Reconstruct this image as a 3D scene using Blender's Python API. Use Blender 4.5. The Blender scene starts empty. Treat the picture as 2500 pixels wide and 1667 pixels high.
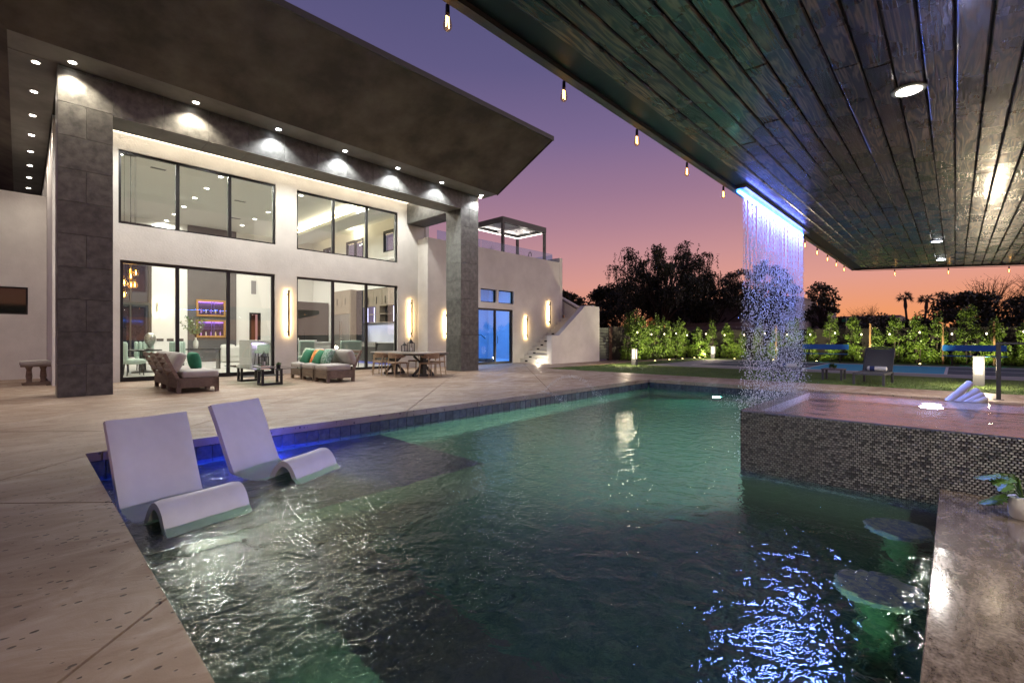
import bpy, bmesh, math, random
from mathutils import Vector, Matrix, noise as mnoise
R = math.radians
PI = math.pi
rnd = random.Random(7)
sc = bpy.context.scene
C = sc.collection

# ------------------------------------------------------------------ camera
cam_d = bpy.data.cameras.new('camera'); cam = bpy.data.objects.new('camera', cam_d); C.objects.link(cam)
cam.location = (0, 0, 1.10); cam.rotation_euler = (R(90), 0, R(43.5 - 90))
cam_d.sensor_width = 36; cam_d.lens = 1140 / 2500 * 36; cam_d.shift_y = -0.0026
cam_d.clip_start = 0.05; cam_d.clip_end = 2000
sc.camera = cam
# ------------------------------------------------------------------ world: dusk sky (after sunset, glow towards +X)
world = bpy.data.worlds.new('World'); sc.world = world; world.use_nodes = True
nt = world.node_tree; nt.nodes.clear()
def N(tree, t, **kw):
    n = tree.nodes.new(t)
    for k, v in kw.items(): setattr(n, k, v)
    return n
def ramp(tree, stops, interp='LINEAR'):
    r = N(tree, 'ShaderNodeValToRGB'); cr = r.color_ramp; cr.interpolation = interp
    while len(cr.elements) > 1: cr.elements.remove(cr.elements[-1])
    cr.elements[0].position = stops[0][0]; cr.elements[0].color = (*stops[0][1], 1)
    for p, c in stops[1:]:
        e = cr.elements.new(p); e.color = (*c, 1)
    return r
def s2l(r, g, b):
    f = lambda c: (c / 255 / 12.92) if c / 255 <= .04045 else ((c / 255 + .055) / 1.055) ** 2.4
    return (f(r), f(g), f(b))
tc = N(nt, 'ShaderNodeTexCoord'); sx = N(nt, 'ShaderNodeSeparateXYZ'); nt.links.new(tc.outputs['Generated'], sx.inputs[0])
glow = ramp(nt, [(0, s2l(240, 150, 84)), (.05, s2l(233, 152, 106)), (.11, s2l(219, 153, 138)), (.17, s2l(198, 143, 144)), (.23, s2l(174, 129, 143)), (.29, s2l(153, 117, 141)), (.39, s2l(121, 102, 140)), (.5, s2l(94, 87, 128)), (.65, s2l(75, 76, 116)), (1, s2l(58, 63, 102))])
away = ramp(nt, [(0, s2l(176, 128, 130)), (.1, s2l(180, 132, 138)), (.17, s2l(170, 127, 140)), (.29, s2l(144, 114, 141)), (.39, s2l(118, 101, 139)), (.5, s2l(94, 87, 128)), (.65, s2l(75, 76, 116)), (1, s2l(58, 63, 102))])
dot = N(nt, 'ShaderNodeVectorMath', operation='DOT_PRODUCT'); dot.inputs[1].default_value = (math.cos(R(-28)), math.sin(R(-28)), 0)
nt.links.new(tc.outputs['Generated'], dot.inputs[0])
mr = N(nt, 'ShaderNodeMapRange', interpolation_type='SMOOTHSTEP'); mr.inputs[1].default_value = -.45; mr.inputs[2].default_value = .86
nt.links.new(dot.outputs['Value'], mr.inputs[0])
for r_ in (glow, away): nt.links.new(sx.outputs['Z'], r_.inputs[0])
mx = N(nt, 'ShaderNodeMix', data_type='RGBA'); nt.links.new(mr.outputs[0], mx.inputs[0])
nt.links.new(away.outputs[0], mx.inputs[6]); nt.links.new(glow.outputs[0], mx.inputs[7])
bg = N(nt, 'ShaderNodeBackground'); bg.inputs[1].default_value = 1.0
nt.links.new(mx.outputs[2], bg.inputs[0]); wo = N(nt, 'ShaderNodeOutputWorld'); nt.links.new(bg.outputs[0], wo.inputs[0])
# the afterglow of the set sun: faint, wide and low
sd = bpy.data.lights.new('sun', 'SUN'); sd.energy = 0.9; sd.angle = R(60); sd.color = (1, .88, .86)
sun = bpy.data.objects.new('sun', sd); C.objects.link(sun); sun.rotation_euler = Vector((-math.cos(R(-42)), -math.sin(R(-42)), -.16)).to_track_quat('-Z', 'Y').to_euler()
vs = sc.view_settings; vs.view_transform = 'Standard'; vs.look = 'None'; vs.gamma = 1; vs.exposure = 0.1
cy = sc.cycles if hasattr(sc, 'cycles') else None
if cy:
    cy.use_denoising = True; cy.max_bounces = 8; cy.transparent_max_bounces = 16; cy.transmission_bounces = 8; cy.glossy_bounces = 5; cy.diffuse_bounces = 4
    cy.sample_clamp_indirect = 4.0; cy.blur_glossy = 0.5; cy.caustics_reflective = False; cy.caustics_refractive = True

# ------------------------------------------------------------------ helpers
class MB:
    def __init__(s): s.v = []; s.f = []; s.m = []; s.mi = 0
    def add(s, vs_, fs):
        b = len(s.v); s.v += [tuple(q) for q in vs_]
        for f in fs: s.f.append(tuple(b + i for i in f)); s.m.append(s.mi)
        return s
    def box(s, x0, x1, y0, y1, z0, z1):
        v = [(x0,y0,z0),(x1,y0,z0),(x1,y1,z0),(x0,y1,z0),(x0,y0,z1),(x1,y0,z1),(x1,y1,z1),(x0,y1,z1)]
        return s.add(v, [(0,3,2,1),(4,5,6,7),(0,1,5,4),(1,2,6,5),(2,3,7,6),(3,0,4,7)])
    def cbox(s, x0, x1, y0, y1, z0, z1, c=.01):      # chamfered box
        vs_ = []
        xs, ys, zs = (x0, x1), (y0, y1), (z0, z1)
        idx = {}
        for i in (0,1):
            for j in (0,1):
                for k in (0,1):
                    sx_, sy_, sz_ = (1 if i == 0 else -1), (1 if j == 0 else -1), (1 if k == 0 else -1)
                    idx[i,j,k,'x'] = len(vs_); vs_.append((xs[i], ys[j]+sy_*c, zs[k]+sz_*c))
                    idx[i,j,k,'y'] = len(vs_); vs_.append((xs[i]+sx_*c, ys[j], zs[k]+sz_*c))
                    idx[i,j,k,'z'] = len(vs_); vs_.append((xs[i]+sx_*c, ys[j]+sy_*c, zs[k]))
        I = idx; F = []
        F += [(I[0,0,0,'x'],I[0,0,1,'x'],I[0,1,1,'x'],I[0,1,0,'x']),(I[1,0,0,'x'],I[1,1,0,'x'],I[1,1,1,'x'],I[1,0,1,'x'])]
        F += [(I[0,0,0,'y'],I[1,0,0,'y'],I[1,0,1,'y'],I[0,0,1,'y']),(I[0,1,0,'y'],I[0,1,1,'y'],I[1,1,1,'y'],I[1,1,0,'y'])]
        F += [(I[0,0,0,'z'],I[0,1,0,'z'],I[1,1,0,'z'],I[1,0,0,'z']),(I[0,0,1,'z'],I[1,0,1,'z'],I[1,1,1,'z'],I[0,1,1,'z'])]
        for a in (0,1):
            for b in (0,1):
                F.append((I[a,b,0,'x'],I[a,b,0,'y'],I[a,b,1,'y'],I[a,b,1,'x']))
                F.append((I[a,0,b,'x'],I[a,0,b,'z'],I[a,1,b,'z'],I[a,1,b,'x']))
                F.append((I[0,a,b,'y'],I[0,a,b,'z'],I[1,a,b,'z'],I[1,a,b,'y']))
        for i in (0,1):
            for j in (0,1):
                for k in (0,1): F.append((I[i,j,k,'x'],I[i,j,k,'y'],I[i,j,k,'z']))
        s.fix = True
        return s.add(vs_, F)
    def bar(s, p, q, w, d=None, up=(0,0,1)):          # rectangular bar between two points
        p, q = Vector(p), Vector(q); d = w if d is None else d
        ax = (q - p).normalized(); u = Vector(up)
        if abs(ax.dot(u)) > .98: u = Vector((1,0,0))
        a = ax.cross(u).normalized() * (w / 2); b = a.cross(ax).normalized() * (d / 2)
        v = [p-a-b, p+a-b, p+a+b, p-a+b, q-a-b, q+a-b, q+a+b, q-a+b]
        s.fix = True
        return s.add(v, [(0,3,2,1),(4,5,6,7),(0,1,5,4),(1,2,6,5),(2,3,7,6),(3,0,4,7)])
    def tube(s, pts, r, n=8, cap=True):
        pts = [Vector(p) for p in pts]; rs = r if isinstance(r, (list, tuple)) else [r] * len(pts)
        b0 = len(s.v); ref = None
        for i, p in enumerate(pts):
            t = (pts[min(i+1, len(pts)-1)] - pts[max(i-1, 0)]).normalized()
            if ref is None: ref = Vector((0,0,1)) if abs(t.z) < .9 else Vector((1,0,0))
            a = t.cross(ref).normalized(); b = a.cross(t).normalized(); ref = b
            for k in range(n):
                th = 2*PI*k/n; s.v.append(tuple(p + (a*math.cos(th) + b*math.sin(th)) * rs[i]))
        for i in range(len(pts)-1):
            for k in range(n):
                s.f.append((b0+i*n+k, b0+i*n+(k+1)%n, b0+(i+1)*n+(k+1)%n, b0+(i+1)*n+k)); s.m.append(s.mi)
        if cap:
            s.f.append(tuple(b0+k for k in range(n))[::-1]); s.m.append(s.mi)
            e = b0+(len(pts)-1)*n; s.f.append(tuple(e+k for k in range(n))); s.m.append(s.mi)
        s.fix = True
        return s
    def lathe(s, prof, n=16, c=(0,0,0)):
        b0 = len(s.v)
        for r, z in prof:
            for k in range(n): s.v.append((c[0]+r*math.cos(2*PI*k/n), c[1]+r*math.sin(2*PI*k/n), c[2]+z))
        for i in range(len(prof)-1):
            for k in range(n):
                s.f.append((b0+i*n+k, b0+i*n+(k+1)%n, b0+(i+1)*n+(k+1)%n, b0+(i+1)*n+k)); s.m.append(s.mi)
        s.f.append(tuple(b0+k for k in range(n))[::-1]); s.m.append(s.mi)
        e = b0+(len(prof)-1)*n; s.f.append(tuple(e+k for k in range(n))); s.m.append(s.mi)
        s.fix = True
        return s
    def prism(s, poly, axis, a, b):                   # polygon in the plane across an axis, extruded a..b
        def P(u, v, w):
            return {'x': (w,u,v), 'y': (u,w,v), 'z': (u,v,w)}[axis]
        n = len(poly); v = [P(u, w, a) for u, w in poly] + [P(u, w, b) for u, w in poly]
        f = [tuple(range(n))[::-1], tuple(range(n, 2*n))] + [(i, (i+1)%n, n+(i+1)%n, n+i) for i in range(n)]
        s.fix = True
        return s.add(v, f)
    def cushion(s, cx, cy, cz, w, d, h, r=.05, puff=.02, n=7, mat=None):
        mat = mat or Matrix(); b0 = len(s.v); hx, hy, hz = w/2, d/2, h/2
        key = {}
        def vid(p):
            k = tuple(round(q, 4) for q in p)
            if k in key: return key[k]
            q = Vector([max(-1, min(1, t)) for t in p]); e = Vector((q.x*hx, q.y*hy, q.z*hz))
            rr = min(r, hx*.99, hy*.99, hz*.99)
            inn = Vector((max(-(hx-rr), min(hx-rr, e.x)), max(-(hy-rr), min(hy-rr, e.y)), max(-(hz-rr), min(hz-rr, e.z))))
            dv = e - inn
            if dv.length > 1e-6: e = inn + dv.normalized() * rr
            e.z += puff * q.z * (1-q.x*q.x) * (1-q.y*q.y) * (1 if abs(q.z) > .3 else 0)
            e = mat @ e + Vector((cx, cy, cz))
            key[k] = len(s.v); s.v.append(tuple(e)); return key[k]
        L = [math.sin(PI/2*(2*i/n-1)) for i in range(n+1)]
        for ax in range(3):
            for sg in (-1, 1):
                for i in range(n):
                    for j in range(n):
                        q = []
                        for a_, b_ in ((i,j),(i+1,j),(i+1,j+1),(i,j+1)):
                            p = [0,0,0]; p[ax] = sg; p[(ax+1)%3] = L[a_]; p[(ax+2)%3] = L[b_]; q.append(vid(p))
                        s.f.append(tuple(q) if sg > 0 else tuple(q[::-1])); s.m.append(s.mi)
        return s
    def build(s, name, mat, parent=None, smooth=False, kind=None, loc=None):
        me = bpy.data.meshes.new(name); me.from_pydata(s.v, [], s.f)
        for m in (mat if isinstance(mat, (list, tuple)) else [mat]): me.materials.append(m)
        if any(s.m): me.polygons.foreach_set('material_index', s.m)
        if getattr(s, 'fix', False):
            bm = bmesh.new(); bm.from_mesh(me); bmesh.ops.recalc_face_normals(bm, faces=bm.faces); bm.to_mesh(me); bm.free()
        if smooth:
            me.polygons.foreach_set('use_smooth', [True]*len(me.polygons))
            if smooth != 2: me.set_sharp_from_angle(angle=R(40))
        me.update()
        o = bpy.data.objects.new(name, me); C.objects.link(o)
        if parent: o.parent = parent
        if kind: o['kind'] = kind
        if loc: o.location = loc
        return o
def tag(o, label, cat, group=None):
    o['label'] = label; o['category'] = cat
    if group: o['group'] = group
    return o
def thing(name, label, cat, loc=(0,0,0), rz=0, group=None):
    o = bpy.data.objects.new(name, None); C.objects.link(o); o.location = loc; o.rotation_euler = (0,0,rz); o.empty_display_size = .1
    return tag(o, label, cat, group)
def kids(o): return [x for x in list(bpy.data.objects) if x.parent == o]
def dup(o, loc=None, rz=None, label=None, parent=None):
    r = o.copy(); C.objects.link(r)
    if loc is not None: r.location = loc
    if rz is not None: r.rotation_euler = (0,0,rz)
    if label: r['label'] = label
    if parent: r.parent = parent
    for ch in list(o.children): dup(ch, parent=r)
    return r
def piece(name, src, parent, loc=(0,0,0), rot=None):
    o = bpy.data.objects.new(name, src.data if hasattr(src, 'data') else src); C.objects.link(o); o.parent = parent; o.location = loc
    if rot: o.rotation_euler = rot
    return o
def light(name, typ, loc, power, color, parent=None, direction=(0,0,-1), **kw):
    d = bpy.data.lights.new(name, typ); d.energy = power; d.color = color
    for k, v in kw.items(): setattr(d, k, v)
    o = bpy.data.objects.new(name, d); C.objects.link(o); o.location = loc
    o.rotation_euler = Vector(direction).to_track_quat('-Z', 'Y').to_euler()
    if parent: o.parent = parent
    return o

# ------------------------------------------------------------------ materials
def M(name, col, rough=.5, metal=0, col2=None, vscale=3, vlo=.35, vhi=.65, stretch=(1,1,1), bump=0, bscale=40, bdist=.01, spec=.5, coat=0, orand=0, detail=6, **kw):
    m = bpy.data.materials.new(name); m.use_nodes = True; t = m.node_tree; b = t.nodes['Principled BSDF']
    b.inputs['Base Color'].default_value = (*col, 1); b.inputs['Roughness'].default_value = rough; b.inputs['Metallic'].default_value = metal
    b.inputs['Specular IOR Level'].default_value = spec; b.inputs['Coat Weight'].default_value = coat
    for k, v in kw.items(): b.inputs[k].default_value = v
    if col2 or bump or orand:
        tcn = N(t, 'ShaderNodeTexCoord'); mp = N(t, 'ShaderNodeMapping'); mp.inputs['Scale'].default_value = stretch
        t.links.new(tcn.outputs['Object'], mp.inputs[0])
        vec = mp.outputs[0]
        if orand:
            oi = N(t, 'ShaderNodeObjectInfo'); sc_ = N(t, 'ShaderNodeVectorMath', operation='MULTIPLY_ADD')
            cb = N(t, 'ShaderNodeCombineXYZ')
            for i in range(3): t.links.new(oi.outputs['Random'], cb.inputs[i])
            t.links.new(cb.outputs[0], sc_.inputs[0]); sc_.inputs[1].default_value = (37, 61, 23); t.links.new(vec, sc_.inputs[2]); vec = sc_.outputs[0]
        colout = None
        if col2:
            nz = N(t, 'ShaderNodeTexNoise'); nz.inputs['Scale'].default_value = vscale; nz.inputs['Detail'].default_value = detail; nz.inputs['Roughness'].default_value = .6
            t.links.new(vec, nz.inputs['Vector'])
            rp = ramp(t, [(vlo, col), (vhi, col2)]); t.links.new(nz.outputs['Fac'], rp.inputs[0]); colout = rp.outputs[0]
        if orand:
            hs = N(t, 'ShaderNodeHueSaturation'); mr_ = N(t, 'ShaderNodeMapRange'); mr_.inputs[3].default_value = 1-orand; mr_.inputs[4].default_value = 1+orand
            t.links.new(oi.outputs['Random'], mr_.inputs[0]); t.links.new(mr_.outputs[0], hs.inputs['Value'])
            if colout: t.links.new(colout, hs.inputs['Color'])
            else: hs.inputs['Color'].default_value = (*col, 1)
            colout = hs.outputs[0]
        if colout: t.links.new(colout, b.inputs['Base Color'])
        if bump:
            nb = N(t, 'ShaderNodeTexNoise'); nb.inputs['Scale'].default_value = bscale; nb.inputs['Detail'].default_value = 5
            t.links.new(vec, nb.inputs['Vector']); bp = N(t, 'ShaderNodeBump'); bp.inputs['Strength'].default_value = bump; bp.inputs['Distance'].default_value = bdist
            t.links.new(nb.outputs['Fac'], bp.inputs['Height']); t.links.new(bp.outputs[0], b.inputs['Normal'])
    return m
def EM(name, col, strength):
    m = bpy.data.materials.new(name); m.use_nodes = True; t = m.node_tree; t.nodes.clear()
    e = N(t, 'ShaderNodeEmission'); e.inputs[0].default_value = (*col, 1); e.inputs[1].default_value = strength
    o = N(t, 'ShaderNodeOutputMaterial'); t.links.new(e.outputs[0], o.inputs[0]); return m
def PANE(name, tint=(.9,.94,.92), ior=1.5, refl=1.0):        # thin glass sheet: straight-through + fresnel mirror
    m = bpy.data.materials.new(name); m.use_nodes = True; t = m.node_tree; t.nodes.clear()
    tr = N(t, 'ShaderNodeBsdfTransparent'); tr.inputs[0].default_value = (*tint, 1)
    gl = N(t, 'ShaderNodeBsdfGlossy'); gl.inputs['Roughness'].default_value = .0
    fr = N(t, 'ShaderNodeFresnel'); ge = N(t, 'ShaderNodeNewGeometry')
    ex = N(t, 'ShaderNodeMapRange'); ex.inputs[3].default_value = ior; ex.inputs[4].default_value = 1/ior; t.links.new(ge.outputs['Backfacing'], ex.inputs[0]); t.links.new(ex.outputs[0], fr.inputs[0])   # both faces of the sheet reflect alike
    mu = N(t, 'ShaderNodeMath', operation='MULTIPLY'); mu.inputs[1].default_value = refl; t.links.new(fr.outputs[0], mu.inputs[0])
    mi = N(t, 'ShaderNodeMixShader'); t.links.new(mu.outputs[0], mi.inputs[0]); t.links.new(tr.outputs[0], mi.inputs[1]); t.links.new(gl.outputs[0], mi.inputs[2])
    o = N(t, 'ShaderNodeOutputMaterial'); t.links.new(mi.outputs[0], o.inputs[0]); return m

stucco = M('stucco', (.70,.69,.64), .85, col2=(.60,.59,.545), vscale=1.3, bump=.5, bscale=22, bdist=.012)
stucco_w = M('stucco_white', (.76,.75,.72), .85, col2=(.66,.65,.62), vscale=1.6, bump=.5, bscale=26, bdist=.01)
tile_dark = M('tile_dark', (.044,.045,.041), .40, col2=(.125,.124,.112), vscale=7, vlo=.34, vhi=.72, bump=.15, bscale=30, orand=.16)
roof_under = M('roof_render', (.055,.047,.036), .8, col2=(.15,.132,.10), vscale=1.1, vlo=.36, vhi=.70, bump=.3, bscale=30)
soffit_m = M('soffit_render', (.17,.16,.145), .75, col2=(.23,.22,.2), vscale=2)
beam_soffit = M('beam_soffit', (.22,.22,.20), .7, col2=(.17,.17,.155), vscale=2.5, orand=.08)
black_metal = M('black_metal', (.016,.016,.017), .38, .3)
dark_metal = M('dark_metal', (.035,.033,.033), .45, .4)
wood_strip = M('wood_strip', (.26,.15,.085), .5, col2=(.18,.1,.06), vscale=2, stretch=(.5,8,8))
glass = PANE('window_glass', (.93,.96,.94)); glass_blue = PANE('door_glass', (.85,.92,.97), 1.45, 1.0)
rail_glass = PANE('rail_glass', (.74,.83,.94), 1.3, .8); table_glass = PANE('table_glass', (.78,.88,.84), 1.5, 1.3)
lamp_white = EM('lamp_white', (1,.9,.78), 26); lamp_cool = EM('lamp_cool', (.93,.96,1), 26); lamp_warm = EM('lamp_warm', (1,.78,.5), 14)
led_warm = EM('led_warm', (1,.83,.6), 6); led_gold = EM('led_gold', (1,.72,.32), 5); led_white = EM('led_white', (1,.93,.82), 3.5)

def deck_material():
    m = bpy.data.materials.new('stamped_concrete'); m.use_nodes = True; t = m.node_tree; b = t.nodes['Principled BSDF']; L = t.links.new
    tcn = N(t, 'ShaderNodeTexCoord')
    mp = N(t, 'ShaderNodeMapping'); mp.inputs['Rotation'].default_value = (0,0,R(20)); mp.inputs['Scale'].default_value = (.62,1.25,1); L(tcn.outputs['Object'], mp.inputs[0])
    n1 = N(t, 'ShaderNodeTexNoise'); n1.inputs['Scale'].default_value = 2.2; n1.inputs['Detail'].default_value = 9; n1.inputs['Roughness'].default_value = .65; n1.inputs['Distortion'].default_value = 1.2; L(mp.outputs[0], n1.inputs['Vector'])
    n2 = N(t, 'ShaderNodeTexNoise'); n2.inputs['Scale'].default_value = .7; n2.inputs['Detail'].default_value = 5; L(tcn.outputs['Object'], n2.inputs['Vector'])
    r1 = ramp(t, [(.28, (.225,.155,.105)), (.5, (.30,.222,.16)), (.72, (.40,.325,.26))]); L(n1.outputs['Fac'], r1.inputs[0])
    r2 = ramp(t, [(.35, (.74,.66,.6)), (.65, (1.08,1.08,1.1))]); L(n2.outputs['Fac'], r2.inputs[0])
    mul = N(t, 'ShaderNodeMix', data_type='RGBA', blend_type='MULTIPLY'); mul.inputs[0].default_value = 1; L(r1.outputs[0], mul.inputs[6]); L(r2.outputs[0], mul.inputs[7])
    # pits: small dark holes, stretched, thinned out by a wide noise
    mpv = N(t, 'ShaderNodeMapping'); mpv.inputs['Rotation'].default_value = (0,0,R(28)); mpv.inputs['Scale'].default_value = (23,38,20); L(tcn.outputs['Object'], mpv.inputs[0])
    vz = N(t, 'ShaderNodeTexVoronoi'); vz.inputs['Scale'].default_value = 1.0; L(mpv.outputs[0], vz.inputs['Vector'])
    sep = N(t, 'ShaderNodeSeparateColor'); L(vz.outputs['Color'], sep.inputs[0])
    rad = N(t, 'ShaderNodeMapRange'); rad.inputs[1].default_value = .30; rad.inputs[2].default_value = 1; rad.inputs[3].default_value = -.1; rad.inputs[4].default_value = .36; L(sep.outputs[0], rad.inputs[0])
    dif = N(t, 'ShaderNodeMath', operation='SUBTRACT'); L(rad.outputs[0], dif.inputs[0]); L(vz.outputs['Distance'], dif.inputs[1])
    pit = N(t, 'ShaderNodeMapRange'); pit.inputs[1].default_value = -.02; pit.inputs[2].default_value = .06; L(dif.outputs[0], pit.inputs[0])
    pm = N(t, 'ShaderNodeMix', data_type='RGBA'); L(pit.outputs[0], pm.inputs[0]); L(mul.outputs[2], pm.inputs[6]); pm.inputs[7].default_value = (.06,.04,.028,1)
    L(pm.outputs[2], b.inputs['Base Color'])
    rr = ramp(t, [(.35, (.62,)*3), (.7, (.36,)*3)]); L(n1.outputs['Fac'], rr.inputs[0]); L(rr.outputs[0], b.inputs['Roughness'])
    hb = N(t, 'ShaderNodeMath', operation='MULTIPLY_ADD'); hb.inputs[1].default_value = -.35; L(pit.outputs[0], hb.inputs[0]); L(n1.outputs['Fac'], hb.inputs[2])
    n3 = N(t, 'ShaderNodeTexNoise'); n3.inputs['Scale'].default_value = 160; L(tcn.outputs['Object'], n3.inputs['Vector'])
    h2 = N(t, 'ShaderNodeMath', operation='MULTIPLY_ADD'); h2.inputs[1].default_value = .06; L(n3.outputs['Fac'], h2.inputs[0]); L(hb.outputs[0], h2.inputs[2])
    bp = N(t, 'ShaderNodeBump'); bp.inputs['Strength'].default_value = .7; bp.inputs['Distance'].default_value = .012; L(h2.outputs[0], bp.inputs['Height']); L(bp.outputs[0], b.inputs['Normal'])
    return m
deck_m = deck_material()
def water_material(name, tint, a1, a2, s1=4.0, s2=13.0, rough=.0):
    m = bpy.data.materials.new(name); m.use_nodes = True; t = m.node_tree; t.nodes.clear(); L = t.links.new
    tcn = N(t, 'ShaderNodeTexCoord'); mp = N(t, 'ShaderNodeMapping'); mp.inputs['Scale'].default_value = (1,1,0); L(tcn.outputs['Object'], mp.inputs[0])
    n1 = N(t, 'ShaderNodeTexNoise'); n1.inputs['Scale'].default_value = s1; n1.inputs['Detail'].default_value = 2; n1.inputs['Distortion'].default_value = .8; L(mp.outputs[0], n1.inputs['Vector'])
    n2 = N(t, 'ShaderNodeTexNoise'); n2.inputs['Scale'].default_value = s2; n2.inputs['Detail'].default_value = 2; n2.inputs['Distortion'].default_value = 1.2; L(mp.outputs[0], n2.inputs['Vector'])
    k1 = N(t, 'ShaderNodeMath', operation='MULTIPLY'); k1.inputs[1].default_value = a1; L(n1.outputs['Fac'], k1.inputs[0])
    k2 = N(t, 'ShaderNodeMath', operation='MULTIPLY_ADD'); k2.inputs[1].default_value = a2; L(n2.outputs['Fac'], k2.inputs[0]); L(k1.outputs[0], k2.inputs[2])
    bp = N(t, 'ShaderNodeBump'); bp.inputs['Strength'].default_value = 1; bp.inputs['Distance'].default_value = 1; L(k2.outputs[0], bp.inputs['Height'])
    g = N(t, 'ShaderNodeBsdfGlass'); g.inputs['Color'].default_value = (*tint, 1); g.inputs['IOR'].default_value = 1.333; g.inputs['Roughness'].default_value = rough; L(bp.outputs[0], g.inputs['Normal'])
    o = N(t, 'ShaderNodeOutputMaterial'); L(g.outputs[0], o.inputs[0]); return m
water_m = water_material('pool_water', (.9,.97,.95), .017, .0048, 4.6, 15.0)
spa_water_m = water_material('spa_water', (.93,.97,.98), .006, .0018, 4.0, 16.0)
pool_finish = M('pebble_finish', (.028,.088,.072), .7, col2=(.10,.19,.125), vscale=9, vlo=.38, vhi=.66, bump=.6, bscale=60, bdist=.01)
ledge_finish = M('ledge_finish', (.065,.08,.075), .7, col2=(.115,.125,.11), vscale=11, bump=.5, bscale=70)
pool_tile_m = M('pool_tile', (.035,.045,.065), .25, col2=(.085,.095,.115), vscale=14, vlo=.35, vhi=.7, orand=.3, bump=.2, bscale=40)
grout = M('grout', (.10,.10,.10), .9)
def plank_material():
    m = bpy.data.materials.new('stained_plank'); m.use_nodes = True; t = m.node_tree; b = t.nodes['Principled BSDF']; L = t.links.new
    tcn = N(t, 'ShaderNodeTexCoord'); oi = N(t, 'ShaderNodeObjectInfo'); cb = N(t, 'ShaderNodeCombineXYZ')
    for i in range(3): L(oi.outputs['Random'], cb.inputs[i])
    ma = N(t, 'ShaderNodeVectorMath', operation='MULTIPLY_ADD'); L(cb.outputs[0], ma.inputs[0]); ma.inputs[1].default_value = (53,19,7); L(tcn.outputs['Object'], ma.inputs[2])
    mp = N(t, 'ShaderNodeMapping'); mp.inputs['Scale'].default_value = (1.3,14,1); L(ma.outputs[0], mp.inputs[0])
    n0 = N(t, 'ShaderNodeTexNoise'); n0.inputs['Scale'].default_value = .9; n0.inputs['Detail'].default_value = 3; n0.inputs['Distortion'].default_value = .6; L(mp.outputs[0], n0.inputs['Vector'])
    sw = N(t, 'ShaderNodeMath', operation='MULTIPLY'); sw.inputs[1].default_value = 46; L(n0.outputs['Fac'], sw.inputs[0])
    sn = N(t, 'ShaderNodeMath', operation='SINE'); L(sw.outputs[0], sn.inputs[0])
    g1 = N(t, 'ShaderNodeMapRange'); g1.inputs[1].default_value = -1; g1.inputs[2].default_value = 1; L(sn.outputs[0], g1.inputs[0])
    mp2 = N(t, 'ShaderNodeMapping'); mp2.inputs['Scale'].default_value = (2,70,1); L(ma.outputs[0], mp2.inputs[0])
    n1 = N(t, 'ShaderNodeTexNoise'); n1.inputs['Scale'].default_value = 2; n1.inputs['Detail'].default_value = 4; L(mp2.outputs[0], n1.inputs['Vector'])
    mixg = N(t, 'ShaderNodeMath', operation='MULTIPLY'); L(g1.outputs[0], mixg.inputs[0]); L(n1.outputs['Fac'], mixg.inputs[1])
    n2 = N(t, 'ShaderNodeTexNoise'); n2.inputs['Scale'].default_value = 3.2; n2.inputs['Detail'].default_value = 5; L(ma.outputs[0], n2.inputs['Vector'])
    cr = ramp(t, [(.06, (.016,.009,.005)), (.3, (.11,.06,.032)), (.6, (.27,.165,.095))]); L(mixg.outputs[0], cr.inputs[0])
    r2 = ramp(t, [(.35, (.45,.42,.4)), (.65, (1.25,1.2,1.15))]); L(n2.outputs['Fac'], r2.inputs[0])
    mul = N(t, 'ShaderNodeMix', data_type='RGBA', blend_type='MULTIPLY'); mul.inputs[0].default_value = 1; L(cr.outputs[0], mul.inputs[6]); L(r2.outputs[0], mul.inputs[7])
    hs = N(t, 'ShaderNodeHueSaturation'); mr_ = N(t, 'ShaderNodeMapRange'); mr_.inputs[3].default_value = .65; mr_.inputs[4].default_value = 1.35; L(oi.outputs['Random'], mr_.inputs[0]); L(mr_.outputs[0], hs.inputs['Value']); L(mul.outputs[2], hs.inputs['Color'])
    L(hs.outputs[0], b.inputs['Base Color'])
    rr = ramp(t, [(.3, (.17,)*3), (.7, (.40,)*3)]); L(n2.outputs['Fac'], rr.inputs[0]); L(rr.outputs[0], b.inputs['Roughness'])
    hh = N(t, 'ShaderNodeMath', operation='MULTIPLY_ADD'); hh.inputs[1].default_value = .10; L(n2.outputs['Fac'], hh.inputs[0]); L(mixg.outputs[0], hh.inputs[2])
    bp = N(t, 'ShaderNodeBump'); bp.inputs['Strength'].default_value = .5; bp.inputs['Distance'].default_value = .0022; L(hh.outputs[0], bp.inputs['Height']); L(bp.outputs[0], b.inputs['Normal'])
    b.inputs['Specular IOR Level'].default_value = .6; b.inputs['Coat Weight'].default_value = .3; b.inputs['Coat Roughness'].default_value = .12
    return m
plank_m = plank_material()
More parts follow.
